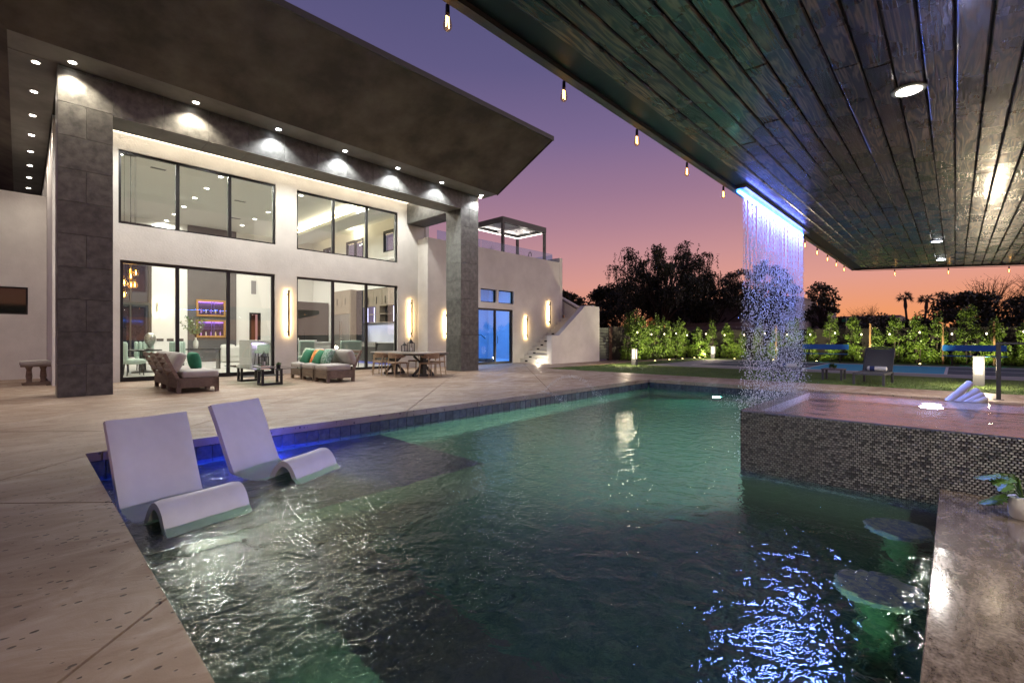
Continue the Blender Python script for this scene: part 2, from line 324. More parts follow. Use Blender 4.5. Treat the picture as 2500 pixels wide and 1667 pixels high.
def granite_material():
    m = bpy.data.materials.new('granite'); m.use_nodes = True; t = m.node_tree; b = t.nodes['Principled BSDF']; L = t.links.new
    tcn = N(t, 'ShaderNodeTexCoord'); mp = N(t, 'ShaderNodeMapping'); mp.inputs['Scale'].default_value = (1,2.6,1); mp.inputs['Rotation'].default_value = (0,0,R(35)); L(tcn.outputs['Object'], mp.inputs[0])
    n1 = N(t, 'ShaderNodeTexNoise'); n1.inputs['Scale'].default_value = 3.2; n1.inputs['Detail'].default_value = 10; n1.inputs['Roughness'].default_value = .7; n1.inputs['Distortion'].default_value = 2.2; L(mp.outputs[0], n1.inputs['Vector'])
    n2 = N(t, 'ShaderNodeTexNoise'); n2.inputs['Scale'].default_value = 60; n2.inputs['Detail'].default_value = 4; L(tcn.outputs['Object'], n2.inputs['Vector'])
    cr = ramp(t, [(.3, (.035,.027,.023)), (.45, (.115,.09,.075)), (.58, (.19,.155,.13)), (.75, (.28,.235,.195))]); L(n1.outputs['Fac'], cr.inputs[0])
    r2 = ramp(t, [(.3, (.55,.55,.55)), (.6, (1.1,1.1,1.1))]); L(n2.outputs['Fac'], r2.inputs[0])
    mul = N(t, 'ShaderNodeMix', data_type='RGBA', blend_type='MULTIPLY'); mul.inputs[0].default_value = 1; L(cr.outputs[0], mul.inputs[6]); L(r2.outputs[0], mul.inputs[7]); L(mul.outputs[2], b.inputs['Base Color'])
    b.inputs['Roughness'].default_value = .13; b.inputs['Coat Weight'].default_value = .5; b.inputs['Coat Roughness'].default_value = .06
    return m
granite = granite_material()
turf_m = M('turf', (.075,.125,.03), .9, col2=(.13,.19,.05), vscale=2.2, bump=1, bscale=130, bdist=.02)
blade_m = M('turf_blades', (.10,.175,.04), .8, col2=(.16,.235,.07), vscale=1.7)
court_grey = M('court_grey', (.36,.36,.33), .8, col2=(.3,.3,.28), vscale=2)
court_dark = M('court_dark', (.055,.085,.10), .8, col2=(.07,.10,.115), vscale=1.5)
court_blue = M('court_blue', (.03,.42,.58), .75, col2=(.04,.46,.62), vscale=1.5)
line_white = M('line_white', (.75,.75,.72), .7)
earth = M('earth', (.10,.08,.06), .95, col2=(.07,.055,.04), vscale=.3)
def leaf_material(name, c1, c2, trans=.25, rough=.45):
    m = bpy.data.materials.new(name); m.use_nodes = True; t = m.node_tree; b = t.nodes['Principled BSDF']; L = t.links.new
    g = N(t, 'ShaderNodeNewGeometry'); r = ramp(t, [(0, c1), (1, c2)]); L(g.outputs['Random Per Island'], r.inputs[0]); L(r.outputs[0], b.inputs['Base Color']); b.inputs['Roughness'].default_value = rough
    tl = N(t, 'ShaderNodeBsdfTranslucent'); L(r.outputs[0], tl.inputs[0]); mi = N(t, 'ShaderNodeMixShader'); mi.inputs[0].default_value = trans
    o = t.nodes['Material Output']; L(b.outputs[0], mi.inputs[1]); L(tl.outputs[0], mi.inputs[2]); L(mi.outputs[0], o.inputs[0]); return m
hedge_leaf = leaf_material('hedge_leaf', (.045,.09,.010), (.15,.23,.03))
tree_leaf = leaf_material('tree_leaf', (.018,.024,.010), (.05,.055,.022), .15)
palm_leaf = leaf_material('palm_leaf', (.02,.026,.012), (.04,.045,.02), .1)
plant_leaf = leaf_material('plant_leaf', (.03,.075,.015), (.09,.17,.04), .2, .35)
bark = M('bark', (.055,.042,.032), .9, col2=(.035,.027,.02), vscale=8, bump=.6, bscale=20)
def drop_material():
    m = bpy.data.materials.new('falling_water'); m.use_nodes = True; t = m.node_tree; t.nodes.clear(); L = t.links.new
    g = N(t, 'ShaderNodeBsdfTransparent'); d = N(t, 'ShaderNodeBsdfDiffuse'); d.inputs[0].default_value = (.92,.94,.96,1); tl = N(t, 'ShaderNodeBsdfTranslucent'); tl.inputs[0].default_value = (.92,.94,.96,1)
    a = N(t, 'ShaderNodeMixShader'); a.inputs[0].default_value = .6; L(d.outputs[0], a.inputs[1]); L(tl.outputs[0], a.inputs[2])
    b = N(t, 'ShaderNodeMixShader'); b.inputs[0].default_value = .8; L(g.outputs[0], b.inputs[1]); L(a.outputs[0], b.inputs[2])
    o = N(t, 'ShaderNodeOutputMaterial'); L(b.outputs[0], o.inputs[0]); return m
drop_m = drop_material()
white_plastic = M('moulded_resin', (.80,.79,.78), .4, col2=(.74,.73,.72), vscale=5, bump=.06, bscale=120)
teak = M('weathered_teak', (.27,.205,.15), .7, col2=(.17,.125,.09), vscale=3, stretch=(1,8,8), orand=.15)
teak_y = M('weathered_teak_dark', (.20,.15,.108), .7, col2=(.13,.098,.07), vscale=3, stretch=(6,1,6), orand=.12)
canvas = M('canvas', (.42,.40,.365), .95, col2=(.37,.35,.32), vscale=6, bump=.25, bscale=260)
rattan = M('rattan', (.34,.24,.15), .75, col2=(.22,.15,.09), vscale=40, bump=.7, bscale=120)
ash = M('ash_legs', (.42,.31,.19), .55, col2=(.33,.24,.14), vscale=4, stretch=(6,6,.6))
table_top_m = M('slate_table', (.15,.135,.12), .4, col2=(.21,.19,.17), vscale=5)
mint = M('mint_velvet', (.40,.50,.44), .85, col2=(.34,.44,.38), vscale=4)
white_paint = M('white_paint', (.80,.79,.76), .7); room_paint = M('room_paint', (.80,.79,.76), .8); ceil_paint = M('ceiling_paint', (.82,.82,.79), .85)
grey_paint = M('accent_grey', (.085,.08,.082), .7, col2=(.10,.095,.095), vscale=2)
floor_tile = M('room_floor', (.70,.68,.64), .25, col2=(.62,.6,.56), vscale=1.2)
gold = M('gold_leaf', (.55,.33,.12), .4, .7, col2=(.4,.22,.07), vscale=18, bump=.5, bscale=40)
steel = M('brushed_steel', (.48,.47,.45), .3, .9); chrome = M('chrome', (.75,.75,.75), .12, 1)
cabinet = M('taupe_cabinet', (.24,.195,.15), .5, col2=(.20,.165,.125), vscale=4); dark_cab = M('dark_cabinet', (.028,.026,.026), .3)
sling = M('grey_sling', (.085,.088,.095), .75, bump=.3, bscale=220); grey_metal = M('grey_metal', (.10,.105,.115), .45, .5)
blue_mesh = M('blue_coated_steel', (.015,.18,.58), .45)
white_fabric = M('white_towel', (.78,.78,.78), .9, bump=.3, bscale=150); blue_fabric = M('navy_stripe', (.03,.05,.18), .9)
pot_white = M('ribbed_pot', (.7,.7,.68), .5)

# ------------------------------------------------------------------ ground, deck, pool
ZW = -.24
PX0, PX1, PY0, PY1 = .43, 11.8, -3.0, 6.05
g = MB()
def ring(z, outer, hole):
    x0,x1,y0,y1 = outer; a,b,c_,d = hole
    g.add([(x0,y0,z),(x1,y0,z),(x1,c_,z),(x0,c_,z)], [(0,1,2,3)]); g.add([(x0,d,z),(x1,d,z),(x1,y1,z),(x0,y1,z)], [(0,1,2,3)])
    g.add([(x0,c_,z),(a,c_,z),(a,d,z),(x0,d,z)], [(0,1,2,3)]); g.add([(b,c_,z),(x1,c_,z),(x1,d,z),(b,d,z)], [(0,1,2,3)])
ring(-.16, (-300,900,-500,600), (-3,13,-8,7))
g.build('ground', earth, kind='structure')
def clip(poly, x0, x1, y0, y1):
    for ax, lim, sg in ((0,x0,1),(0,x1,-1),(1,y0,1),(1,y1,-1)):
        out = []
        for i in range(len(poly)):
            a, b = poly[i], poly[(i+1)%len(poly)]; da, db = sg*(a[ax]-lim), sg*(b[ax]-lim)
            if da >= 0: out.append(a)
            if da*db < 0:
                q = da/(da-db); out.append((a[0]+q*(b[0]-a[0]), a[1]+q*(b[1]-a[1])))
        poly = out
        if not poly: return []
    return poly
deck = MB()
rects = [(-14,PX0,-10,18.4),(PX0,PX1,PY1,15.55),(PX1,13.5,-10,11.2),(PX1,25,11.2,14.9),(PX0,PX1,-10,PY0)]
for x0,x1,y0,y1 in rects: deck.box(x0+.02,x1-.02,y0+.02,y1-.02,-.15,-.018)
dk = deck.build('deck', M('deck_bed', (.05,.04,.03), .95), kind='structure')
gap = .007
def slab(u0, u1, v0, v1):          # u = (x-y), v = (x+y): joints run diagonally
    gq = gap*1.414
    cor = [(u0+gq, v0+gq), (u1-gq, v0+gq), (u1-gq, v1-gq), (u0+gq, v1-gq)]
    poly = [((u+v)/2, (v-u)/2) for u, v in cor]
    mb = MB()
    for rc in rects:
        p = clip(poly, *rc)
        if len(p) >= 3:
            ar = sum(p[i][0]*p[(i+1)%len(p)][1]-p[(i+1)%len(p)][0]*p[i][1] for i in range(len(p)))/2
            if abs(ar) < .01: continue
            mb.prism(p, 'z', -.085, 0)
    if mb.f: mb.build('slab', deck_m, dk)
us = [-2.0 + 3.5*k for k in range(-8, 12)]; vs_ = [4.55 + 3.5*k for k in range(-7, 10)]
for i in range(len(us)-1):
    for j in range(len(vs_)-1): slab(us[i], us[i+1], vs_[j], vs_[j+1])

pool = MB()
zf = -1.45
def quad(a, b, c_, d): pool.add([a,b,c_,d], [(0,1,2,3)])
quad((PX0-.03,PY0,zf),(PX1+.03,PY0,zf),(PX1+.03,PY1+.03,zf),(PX0-.03,PY1+.03,zf))
quad((PX0-.03,PY1+.03,zf),(PX1+.03,PY1+.03,zf),(PX1+.03,PY1+.03,-.086),(PX0-.03,PY1+.03,-.086))
quad((PX1+.03,PY1+.03,zf),(PX1+.03,PY0,zf),(PX1+.03,PY0,-.086),(PX1+.03,PY1+.03,-.086))
quad((PX0-.03,PY0,zf),(PX0-.03,PY1+.03,zf),(PX0-.03,PY1+.03,-.086),(PX0-.03,PY0,-.086))
quad((PX1+.03,PY0,zf),(PX0-.03,PY0,zf),(PX0-.03,PY0,-.086),(PX1+.03,PY0,-.086))
pl = pool.build('pool_basin', pool_finish, kind='structure')
# tanning ledge and steps down from it
lg = MB(); lg.box(PX0-.029,3.6,3.85,PY1+.029,zf,-.46); lg.build('sun_ledge', ledge_finish, pl)
for k in range(3):
    st = MB(); st.box(PX0-.028,1.15+.42*k,-.054,3.849,zf,-.66-.24*k); st.build('underwater_step', ledge_finish, pl)
tl = MB().cbox(0,.146,-.018,0,0,.146,.004)
t0 = tl.build('waterline_tile', pool_tile_m, pl, loc=(PX0+.002,PY1+.028,-.238))
for row in (0,1):
    n = int((PX1-PX0)/.151)
    for k in range(n):
        if row == 0 and k == 0: continue
        piece('waterline_tile', t0, pl, (PX0+.002+.151*k, PY1+.028, -.238-.151*row))
    for k in range(52):
        piece('waterline_tile', t0, pl, (PX1+.028, PY1-.005-.151*k, -.238-.151*row), (0,0,-PI/2))
wat = MB()
wp = [(PX0-.025,-.05),(5.05,-.05),(5.05,PY0+.01),(PX1+.008,PY0+.01),(PX1+.008,PY1+.008),(PX0-.025,PY1+.008)]
wat.add([(x,y,ZW) for x,y in ((PX0-.025,-.05),(5.05,-.05),(5.05,PY1+.008),(PX0-.025,PY1+.008))], [(0,1,2,3)])
wat.add([(x,y,ZW) for x,y in ((5.05,PY0+.01),(PX1+.008,PY0+.01),(PX1+.008,PY1+.008),(5.05,PY1+.008))], [(0,1,2,3)])
pw = wat.build('pool_water', water_m, kind='structure')
# underwater lights
def pool_light(loc, d, col, power, label, em=12, wash=0):
    t_ = thing('pool_light', label, 'pool light', loc)
    q = Vector(d).to_track_quat('Z', 'Y').to_euler()
    b_ = MB().lathe([(.11,-.02),(.11,.012),(.085,.018)], 20).build('trim_ring', steel, t_, True); b_.rotation_euler = q
    e_ = MB().lathe([(.08,.019),(.05,.027),(.02,.03)], 20).build('lens', EM('pool_lens', col, em), t_, True); e_.rotation_euler = q
    if wash: light('pool_lamp', 'POINT', Vector(d)*wash, power, col, t_, shadow_soft_size=.08)
    else: light('pool_lamp', 'SPOT', Vector(d)*.12, power, col, t_, d, spot_size=R(160), spot_blend=.8, shadow_soft_size=.07)
pool_light((2.0,6.055,-.40), (.1,-1,-.05), (.03,.06,1), 520, 'round blue pool light glowing in the wall behind the two ledge loungers', 8, .22)
pool_light((6.3,1.58,-.62), (.15,.75,-.75), (.78,1,.88), 1500, 'round pool light under the corner of the raised spa, turning the water green')
pool_light((11.79,4.2,-.8), (-1,0,-.15), (.25,.9,.75), 220, 'round teal pool light in the far pool wall')
pool_light((.45,1.2,-.5), (.8,.3,-.6), (.45,.95,.55), 280, 'unseen pale green fill light added in the near pool wall')  # unseen lamp added to brighten the near water with green

# lawn, court
lw = MB().box(13.5,40,-14,11.2,-.14,-.03).build('lawn', turf_m, kind='structure')
bl = MB(); rb = random.Random(3)
for k in range(52000):
    x = 13.5+rb.random()**1.6*7.5; y = rb.uniform(-2.2,11.2)
    if x > 18.2 and y < 9.6: continue
    a = rb.uniform(0,2*PI); w = .006; hh = rb.uniform(.02,.04); lx, ly = rb.uniform(-.02,.02), rb.uniform(-.02,.02)
    b0 = len(bl.v); bl.v += [(x-w*math.cos(a),y-w*math.sin(a),-.031),(x+w*math.cos(a),y+w*math.sin(a),-.031),(x+lx,y+ly,-.03+hh)]; bl.f.append((b0,b0+1,b0+2)); bl.m.append(0)
o = bl.build('grass', blade_m); o['kind'] = 'stuff'; tag(o, 'short green turf blades covering the lawn beyond the pool', 'grass')
ct = MB().box(18.6,26.2,-13,9.65,-.13,-.022).build('court', court_grey, kind='structure')
for nm, m_, x0,x1,y0,y1 in (('court_panel',court_dark,20,25.1,4.16,8.2),('court_panel',court_blue,20,25.1,.25,4.12),('court_panel',court_dark,20,25.1,-3.7,.19)):
    MB().box(x0,x1,y0,y1,-.03,-.016).build(nm, m_, ct)
for x0,x1,y0,y1 in ((20,25.1,8.2,8.26),(20,25.1,4.11,4.17),(20,25.1,.18,.26),(19.94,20,-3.7,8.26),(25.1,25.16,-3.7,8.26),(22.5,22.56,4.17,8.2),(22.5,22.56,-3.7,.18)):
    MB().box(x0,x1,y0,y1,-.028,-.012).build('court_line', line_white, ct)
# ------------------------------------------------------------------ main house
FY = 15.3
house = thing('house', 'two storey white stucco house with dark tiled portico and huge upswept roof', 'house', (0,0,0))
OPEN = [(1.74,5.45,0.0,3.10),(1.71,5.47,4.02,5.89),(6.11,9.85,3.97,5.87),(6.11,9.85,0.0,3.10)]
def wall_with_openings(mb, x0, x1, z0, z1, y0, y1, ops):
    xs = sorted({x0, x1, *[q for o_ in ops for q in o_[:2]]}); 
    for i in range(len(xs)-1):
        a, b = xs[i], xs[i+1]; m_ = (a+b)/2; z = z0
        for o_ in sorted([o_ for o_ in ops if o_[0] < m_ < o_[1]], key=lambda q: q[2]):
            if o_[2] > z+.001: mb.box(a,b,y0,y1,z,o_[2])
            z = o_[3]
        if z < z1: mb.box(a,b,y0,y1,z,z1)
w = MB(); wall_with_openings(w, .52, 11.05, 0, 6.33, FY, FY+.28, OPEN); w.build('facade_wall', stucco, house)
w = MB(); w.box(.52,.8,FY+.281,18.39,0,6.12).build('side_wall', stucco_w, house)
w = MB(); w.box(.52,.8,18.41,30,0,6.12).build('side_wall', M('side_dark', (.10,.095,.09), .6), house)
w = MB(); w.box(10.77,11.05,FY+.281,16.5,4.9,6.33).build('end_wall', stucco_w, house)
def glazing(name, x0, x1, z0, z1, mull, y, parent, fw=.055, mat=None, sill=.05, handle=False):
    f = MB(); 
    f.box(x0,x1,y,y+.09,z1-fw,z1); f.box(x0,x1,y,y+.09,z0,z0+sill); f.box(x0,x0+fw,y+.001,y+.089,z0+sill,z1-fw); f.box(x1-fw,x1,y+.001,y+.089,z0+sill,z1-fw)
    for q in mull: f.box(q-.042,q+.042,y+.002,y+.088,z0+sill,z1-fw)
    wnd = f.build(name, black_metal, parent)
    edges = [x0+fw] + [e for q in mull for e in (q-.042, q+.042)] + [x1-fw]
    for k in range(0, len(edges), 2):
        MB().box(edges[k],edges[k+1],y+.04,y+.052,z0+sill,z1-fw).build('pane', mat or glass, wnd)
    return wnd
glazing('sliding_door', 1.74,5.45,.005,3.095,(2.96,4.19),FY+.08,house,.07,sill=.11)
glazing('sliding_door', 6.11,9.85,.005,3.095,(7.35,8.6),FY+.08,house,.06,sill=.08)
glazing('upper_window', 1.712,5.468,4.022,5.888,(2.96,4.22),FY+.06,house)
glazing('upper_window', 6.112,9.848,3.972,5.868,(7.36,8.6),FY+.06,house)
# columns, beam: tiles over a core
def tile_piece(parent, x0,x1,y0,y1,z0,z1): return MB().cbox(x0,x1,y0,y1,z0,z1,.003).build('tile', tile_dark, parent)
def column(x0, x1, y0, y1, ztop, side):
    core = MB().box(x0+.02,x1-.02,y0+.02,y1-.02,0,ztop).build('column', M('grout_dark', (.16,.155,.15), .9), house)
    z = 0; r = 0
    while z < ztop-.02:
        zt = min(z+.615, ztop); g2 = .002; xm = (x0+x1)/2; ym = (y0+y1)/2
        if r % 2: tile_piece(core, x0+.001,x1-.001,y0,y0+.018,z+g2,zt-g2)
        else:
            tile_piece(core, x0+.001,xm-g2,y0,y0+.018,z+g2,zt-g2); tile_piece(core, xm+g2,x1-.001,y0,y0+.018,z+g2,zt-g2)
        for sgn, xx in ((0,x0),(1,x1)):
            a, b = (xx, xx+.018) if sgn == 0 else (xx-.018, xx)
            tile_piece(core, a,b,y0+.0185,y1-.001,z+g2,zt-g2)
        z = zt; r += 1
column(.48,1.27,12.1,12.9,6.2,0); column(10.25,11.04,12.1,12.9,6.2,1)
bc = MB().box(1.251,10.269,12.12,12.86,5.53,6.3).build('beam', M('beam_core', (.16,.155,.15), .9), house)
nb = 11; bw = (10.25-1.27)/nb
for k in range(nb):
    tile_piece(bc, 1.27+bw*k+.002, 1.27+bw*(k+1)-.002, 12.1, 12.118, 5.512, 6.28)
    o = MB().cbox(1.27+bw*k+.002, 1.27+bw*(k+1)-.002, 12.1, 12.88, 5.5, 5.5115,.003).build('soffit_tile', beam_soffit, bc)
sb = MB().box(10.27,11.02,12.881,FY-.001,5.53,6.3).build('side_beam', M('beam_core2', (.16,.155,.15), .9), house)
for k in range(3):
    y0 = 12.9+.8*k; tile_piece(sb, 10.25,10.268,y0+.002,y0+.798,5.53,6.28); MB().cbox(10.25,11.04,y0+.002,y0+.798,5.5,5.528,.003).build('soffit_tile', tile_dark, sb)
# canopy ceiling, cove with LED, crown strip
MB().box(1.271,10.249,12.881,FY-.001,6.42,6.5).build('canopy_ceiling', wood_strip, house)
MB().box(.9,10.66,FY-.16,FY-.002,6.335,6.41).build('crown_strip', wood_strip, house)
MB().box(1.3,10.6,FY-.05,FY-.012,6.318,6.334).build('cove_led', EM('cove_led', (1,.86,.66), 9), house)
light('cove_lamp', 'AREA', (5.95,FY-.22,6.30), 45, (1,.85,.66), house, (0,-.12,-1), shape='RECTANGLE', size=9.3, size_y=.06)
# soffit in front of the beam, wrapping round the left side; upswept roof
zs = lambda x: 6.225-.0165*(x-.48)
XR = 11.28
s_ = MB()
s_.add([(-.15,11.42,zs(-.15)),(XR,11.42,zs(XR)),(XR,12.12,zs(XR)),(-.15,12.12,zs(-.15)),(-.15,11.42,6.6),(XR,11.42,6.6),(XR,12.12,6.6),(-.15,12.12,6.6)], [(0,3,2,1),(4,5,6,7),(0,1,5,4),(1,2,6,5),(2,3,7,6),(3,0,4,7)])
s_.build('soffit', soffit_m, house)
MB().box(-.15,.5,12.122,31,6.225,6.6).build('soffit', soffit_m, house)
r_ = MB(); zo = 7.22; yo = 9.0; xo = -2.57
r_.add([(-.152,11.418,zs(-.15)+.0),(XR,11.418,zs(XR)),(XR,yo,zo),(xo,yo,zo),(-.152,31,zs(-.15)),(xo,31,zo)], [(0,1,2,3),(0,3,5,4)])
r_.add([(XR,yo,zo+.07),(xo,yo,zo+.07),(xo,31,zo+.07),(XR,31,zo+.07)], [(0,1,2,3)])
r_.build('roof_upsweep', roof_under, house)
fz = MB(); fz.box(xo-.05,XR+.03,yo-.05,yo-.002,zo-.03,zo+.10); fz.box(xo-.05,xo-.002,yo,31,zo-.03,zo+.1)
fz.add([(XR+.002,yo,zo-.03),(XR+.03,yo,zo-.03),(XR+.03,11.42,zs(XR)-.03),(XR+.002,11.42,zs(XR)-.03),(XR+.002,yo,zo+.10),(XR+.03,yo,zo+.10),(XR+.03,11.42,zs(XR)+.1),(XR+.002,11.42,zs(XR)+.1)], [(0,3,2,1),(4,5,6,7),(0,1,5,4),(1,2,6,5),(2,3,7,6),(3,0,4,7)])
fz.build('roof_edge', M('roof_edge', (.035,.032,.03), .6), house)
# house lights
def downlight(loc, label, group, mat, col, power, r=.055, soft=.04, spot=R(110), lampdrop=.05, blend=.6):
    t_ = thing('recessed_light', label, 'downlight', loc, 0, group)
    MB().lathe([(r+.022,.0),(r+.022,-.008),(r,-.010)], 18).build('trim_ring', M_trim, t_, True)
    MB().lathe([(r*.98,-.004),(r*.98,-.012),(r*.6,-.016)], 18).build('lens', mat, t_, True)
    if power: light('downlight_lamp', 'SPOT', (0,0,-lampdrop), power, col, t_, (0,0,-1), spot_size=spot, spot_blend=blend, shadow_soft_size=soft)
    return t_
M_trim = M('trim_white', (.5,.5,.48), .5)
SW = ('warm round light recessed in the roof soffit above the dark tiled beam', 'lights in the roof soffit over the beam')
for i, x in enumerate((.67,2.61,4.3,6.0,7.63,9.25,10.96)):
    downlight((x,11.86,zs(x)-.001), SW[0], SW[1], (lamp_white if i < 2 else lamp_cool), ((1,.86,.68) if i < 2 else (.95,.97,1)), 230, .06, spot=R(125))
downlight((11.1,12.07,zs(11.1)-.001), 'warm round soffit light in the corner beside the right tiled column', 'corner soffit light', lamp_white, (1,.8,.55), 30, .05)
for k in range(5):
    downlight((1.9+1.95*k,14.05,6.419), 'round downlight in the timber canopy ceiling over the patio', 'canopy ceiling lights', lamp_white, (1,.97,.92), 225, .06, soft=.06, spot=R(150))
for k in range(8):
    downlight((.2,12.35+1.5*k,6.224), 'round light in the side soffit row left of the tiled column', 'lights along the side soffit', lamp_white, (1,.88,.72), 130, .055)
def sconce(x, y, z0, z1, label, group=None, power=15):
    t_ = thing('wall_sconce', label, 'wall light', (x,y,z0), 0, group); hh = z1-z0
    MB().box(-.028,.028,-.135,-.108,0,hh).build('bar', black_metal, t_)
    for zq in (.12,hh-.16): MB().box(-.014,.014,-.107,-.001,zq,zq+.05).build('standoff', black_metal, t_)
    MB().box(-.016,.016,-.1075,-.1,.01,hh-.01).build('led_strip', led_gold, t_)
    light('sconce_lamp', 'AREA', (0,-.098,hh/2), power, (1,.64,.27), t_, (0,1,0), shape='RECTANGLE', size=.035, size_y=hh*.97)
sconce(5.81,FY-.001,1.18,2.63,'tall black bar sconce with golden glow between the two big sliding doors')
sconce(10.39,FY-.001,1.16,2.6,'tall black bar sconce with golden glow on wall beside the dining table')
# left courtyard wall and what hangs there
lwall = thing('courtyard_wall', 'tall white stucco courtyard wall left of the house with dark window', 'wall', (0,18.4,0))
w = MB(); wall_with_openings(w, -14,.515,0,5.06,0,.25,[(-3.2,.15,1.76,2.5)]); w.build('wall', stucco_w, lwall)
wn = MB(); wn.box(-3.2,.15,.06,.1,1.76,1.80); wn.box(-3.2,.15,.06,.1,2.46,2.5); wn.box(.11,.15,.061,.099,1.8,2.46); wf = wn.build('window', black_metal, lwall)
MB().box(-3.2,.11,.08,.09,1.8,2.46).build('pane', M('dark_pane', (.012,.018,.016), .05, spec=.8), wf)

# ------------------------------------------------------------------ right wing with roof terrace
WY = 14.65
wing = thing('house_wing', 'white stucco wing with roof terrace, glass railing and blue lit double door', 'building', (0,0,0))
WOP = [(12.5,15.5,0,2.42),(12.35,13.28,2.68,3.26),(13.5,14.45,2.68,3.26),(14.58,15.55,2.68,3.26)]
w = MB(); wall_with_openings(w, 10.75,18.95,0,4.99,WY,WY+.25,WOP); w.build('wing_wall', stucco, wing)
MB().box(10.75,11.0,WY+.251,FY-.001,0,4.985).build('return_wall', stucco, wing)
MB().box(18.96,19.2,WY,WY+.9,1.5,5.22).build('end_pier', stucco, wing); MB().box(18.7,18.949,WY+.251,26,0,4.98).build('end_wall', stucco_w, wing)
MB().box(11.06,18.95,WY+.251,26,4.55,4.7).build('terrace_floor', stucco_w, wing)
dd = MB(); x0,x1 = 12.5,15.5
dd.box(x0,x1,WY+.06,WY+.16,2.34,2.42); dd.box(x0,x1,WY+.06,WY+.16,.0,.09)
for q in (12.53,13.4,14.44,15.46): dd.box(q-.04,q+.04,WY+.061,WY+.159,.09,2.34)
dr = dd.build('double_door', black_metal, wing)
for a,b in ((12.57,13.36),(13.44,14.40),(14.48,15.42)): MB().box(a,b,WY+.1,WY+.112,.09,2.34).build('pane', glass_blue, dr)
for q in (14.36,14.52): MB().tube([(q,WY+.05,.9),(q,WY+.0,.92),(q,WY+.0,1.2),(q,WY+.05,1.22)],.012).build('handle', black_metal, dr)
for a,b in ((12.35,13.28),(13.5,14.45),(14.58,15.55)): glazing('transom_window', a+.002,b-.002,2.682,3.258,(),WY+.08,wing,.035,glass_blue,.035)
for a,b in ((11.3,13.64),(13.67,16.2),(16.22,18.55)):
    MB().box(a,b,WY+.14,WY+.152,4.995,5.38).build('railing_pane', rail_glass, wing)
    for q in (a+.12,(a+b)/2,b-.12): MB().box(q-.03,q+.03,WY+.12,WY+.172,4.992,5.03).build('railing_clamp', black_metal, wing)
MB().box(18.57,18.582,WY+.16,WY+1.6,4.995,5.34).build('railing_pane', rail_glass, wing)
# room behind the blue door
rm = MB(); rm.box(11.4,18.6,19.5,19.6,0,4.5); rm.box(11.4,18.6,14.95,19.49,-.02,.003); rm.box(11.4,11.5,14.95,19.49,.004,4.5); rm.box(18.55,18.65,14.95,19.49,.004,4.5); rm.box(11.4,18.6,14.95,19.6,4.501,4.54)
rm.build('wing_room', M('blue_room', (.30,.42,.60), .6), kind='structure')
tk = thing('ceiling_cove_light', 'bluish white rectangular cove light on the wing room ceiling', 'ceiling light', (14.9,17.3,4.3))
fr = MB(); fr.box(-1.6,1.6,-.9,-.75,0,.06); fr.box(-1.6,1.6,.75,.9,0,.06); fr.box(-1.6,-1.45,-.749,.749,0,.06); fr.box(1.45,1.6,-.749,.749,0,.06); fr.build('light_frame', EM('cool_cove', (.45,.72,1), 5), tk)
light('cove_room_lamp', 'AREA', (0,0,-.1), 330, (.25,.55,1), tk, size=2.0)
for x, a, b, lb in ((11.6,1.16,2.16,'short black bar sconce with golden glow, half hidden behind the right tiled column'),(16.37,1.12,2.15,'black bar sconce with golden glow on wing wall beside the blue double door'),(18.05,1.8,2.93,'black bar sconce with golden glow above the outdoor stairs')):
    sconce(x, WY-.001, a, b, lb, None, 15)
# exercise machine silhouettes inside the wing room
gm = thing('exercise_machine', 'dark exercise machine with curved handlebars behind the blue double door', 'gym equipment', (15.3,16.6,0))
MB().box(-.25,.25,-.6,.6,0,.15).build('base', black_metal, gm); MB().bar((0,.5,.1),(0,.3,1.3),.08).build('mast', black_metal, gm); MB().tube([(-.4,.1,1.1),(-.25,.25,1.3),(0,.3,1.28),(.25,.25,1.3),(.4,.1,1.1)],.02).build('handlebar', black_metal, gm)

# stairs on the wing
stair = thing('staircase', 'white outdoor staircase with sloping stucco side wall', 'stairs', (0,0,0))
MB().prism([(15.92,0),(19.68,0),(19.68,2.67),(18.46,2.67),(18.2,2.47),(16.43,1.25),(15.92,1.24)], 'y', 12.73, 12.99).build('side_wall', stucco_w, stair)
for k in range(13):
    MB().box(16.0+.28*k,16.28+.28*k+.02 if k < 12 else 19.66,12.995,WY-.002,max(0,.18*k-.02),.18*(k+1)).build('step', stucco, stair)
    if k < 8: MB().box(15.992+.28*k,15.999+.28*k,14.2,14.36,.18*k+.05,.18*k+.12).build('step_vent', black_metal, stair)
MB().prism([(13.0,2.34),(WY+3,2.34),(WY+3,5.4),(WY+1.2,3.75),(13.9,2.75),(13.0,2.75)], 'x', 19.43, 19.66).build('upper_wall', stucco, stair)
MB().tube([(19.38,13.9,2.62),(19.38,14.6,3.0),(19.38,16.2,3.95)],.025).build('handrail', black_metal, stair)
su = thing('step_light', 'small bright floor light at the foot of the outdoor stairs', 'floor light', (15.75,13.35,0))
MB().lathe([(.07,0),(.07,.05),(.05,.08),(.03,.09)],16).build('housing', steel, su, True); MB().lathe([(.045,.091),(.03,.105)],16).build('lens', lamp_white, su, True)
light('step_lamp', 'POINT', (0,0,.18), 24, (1,.85,.6), su, shadow_soft_size=.05)

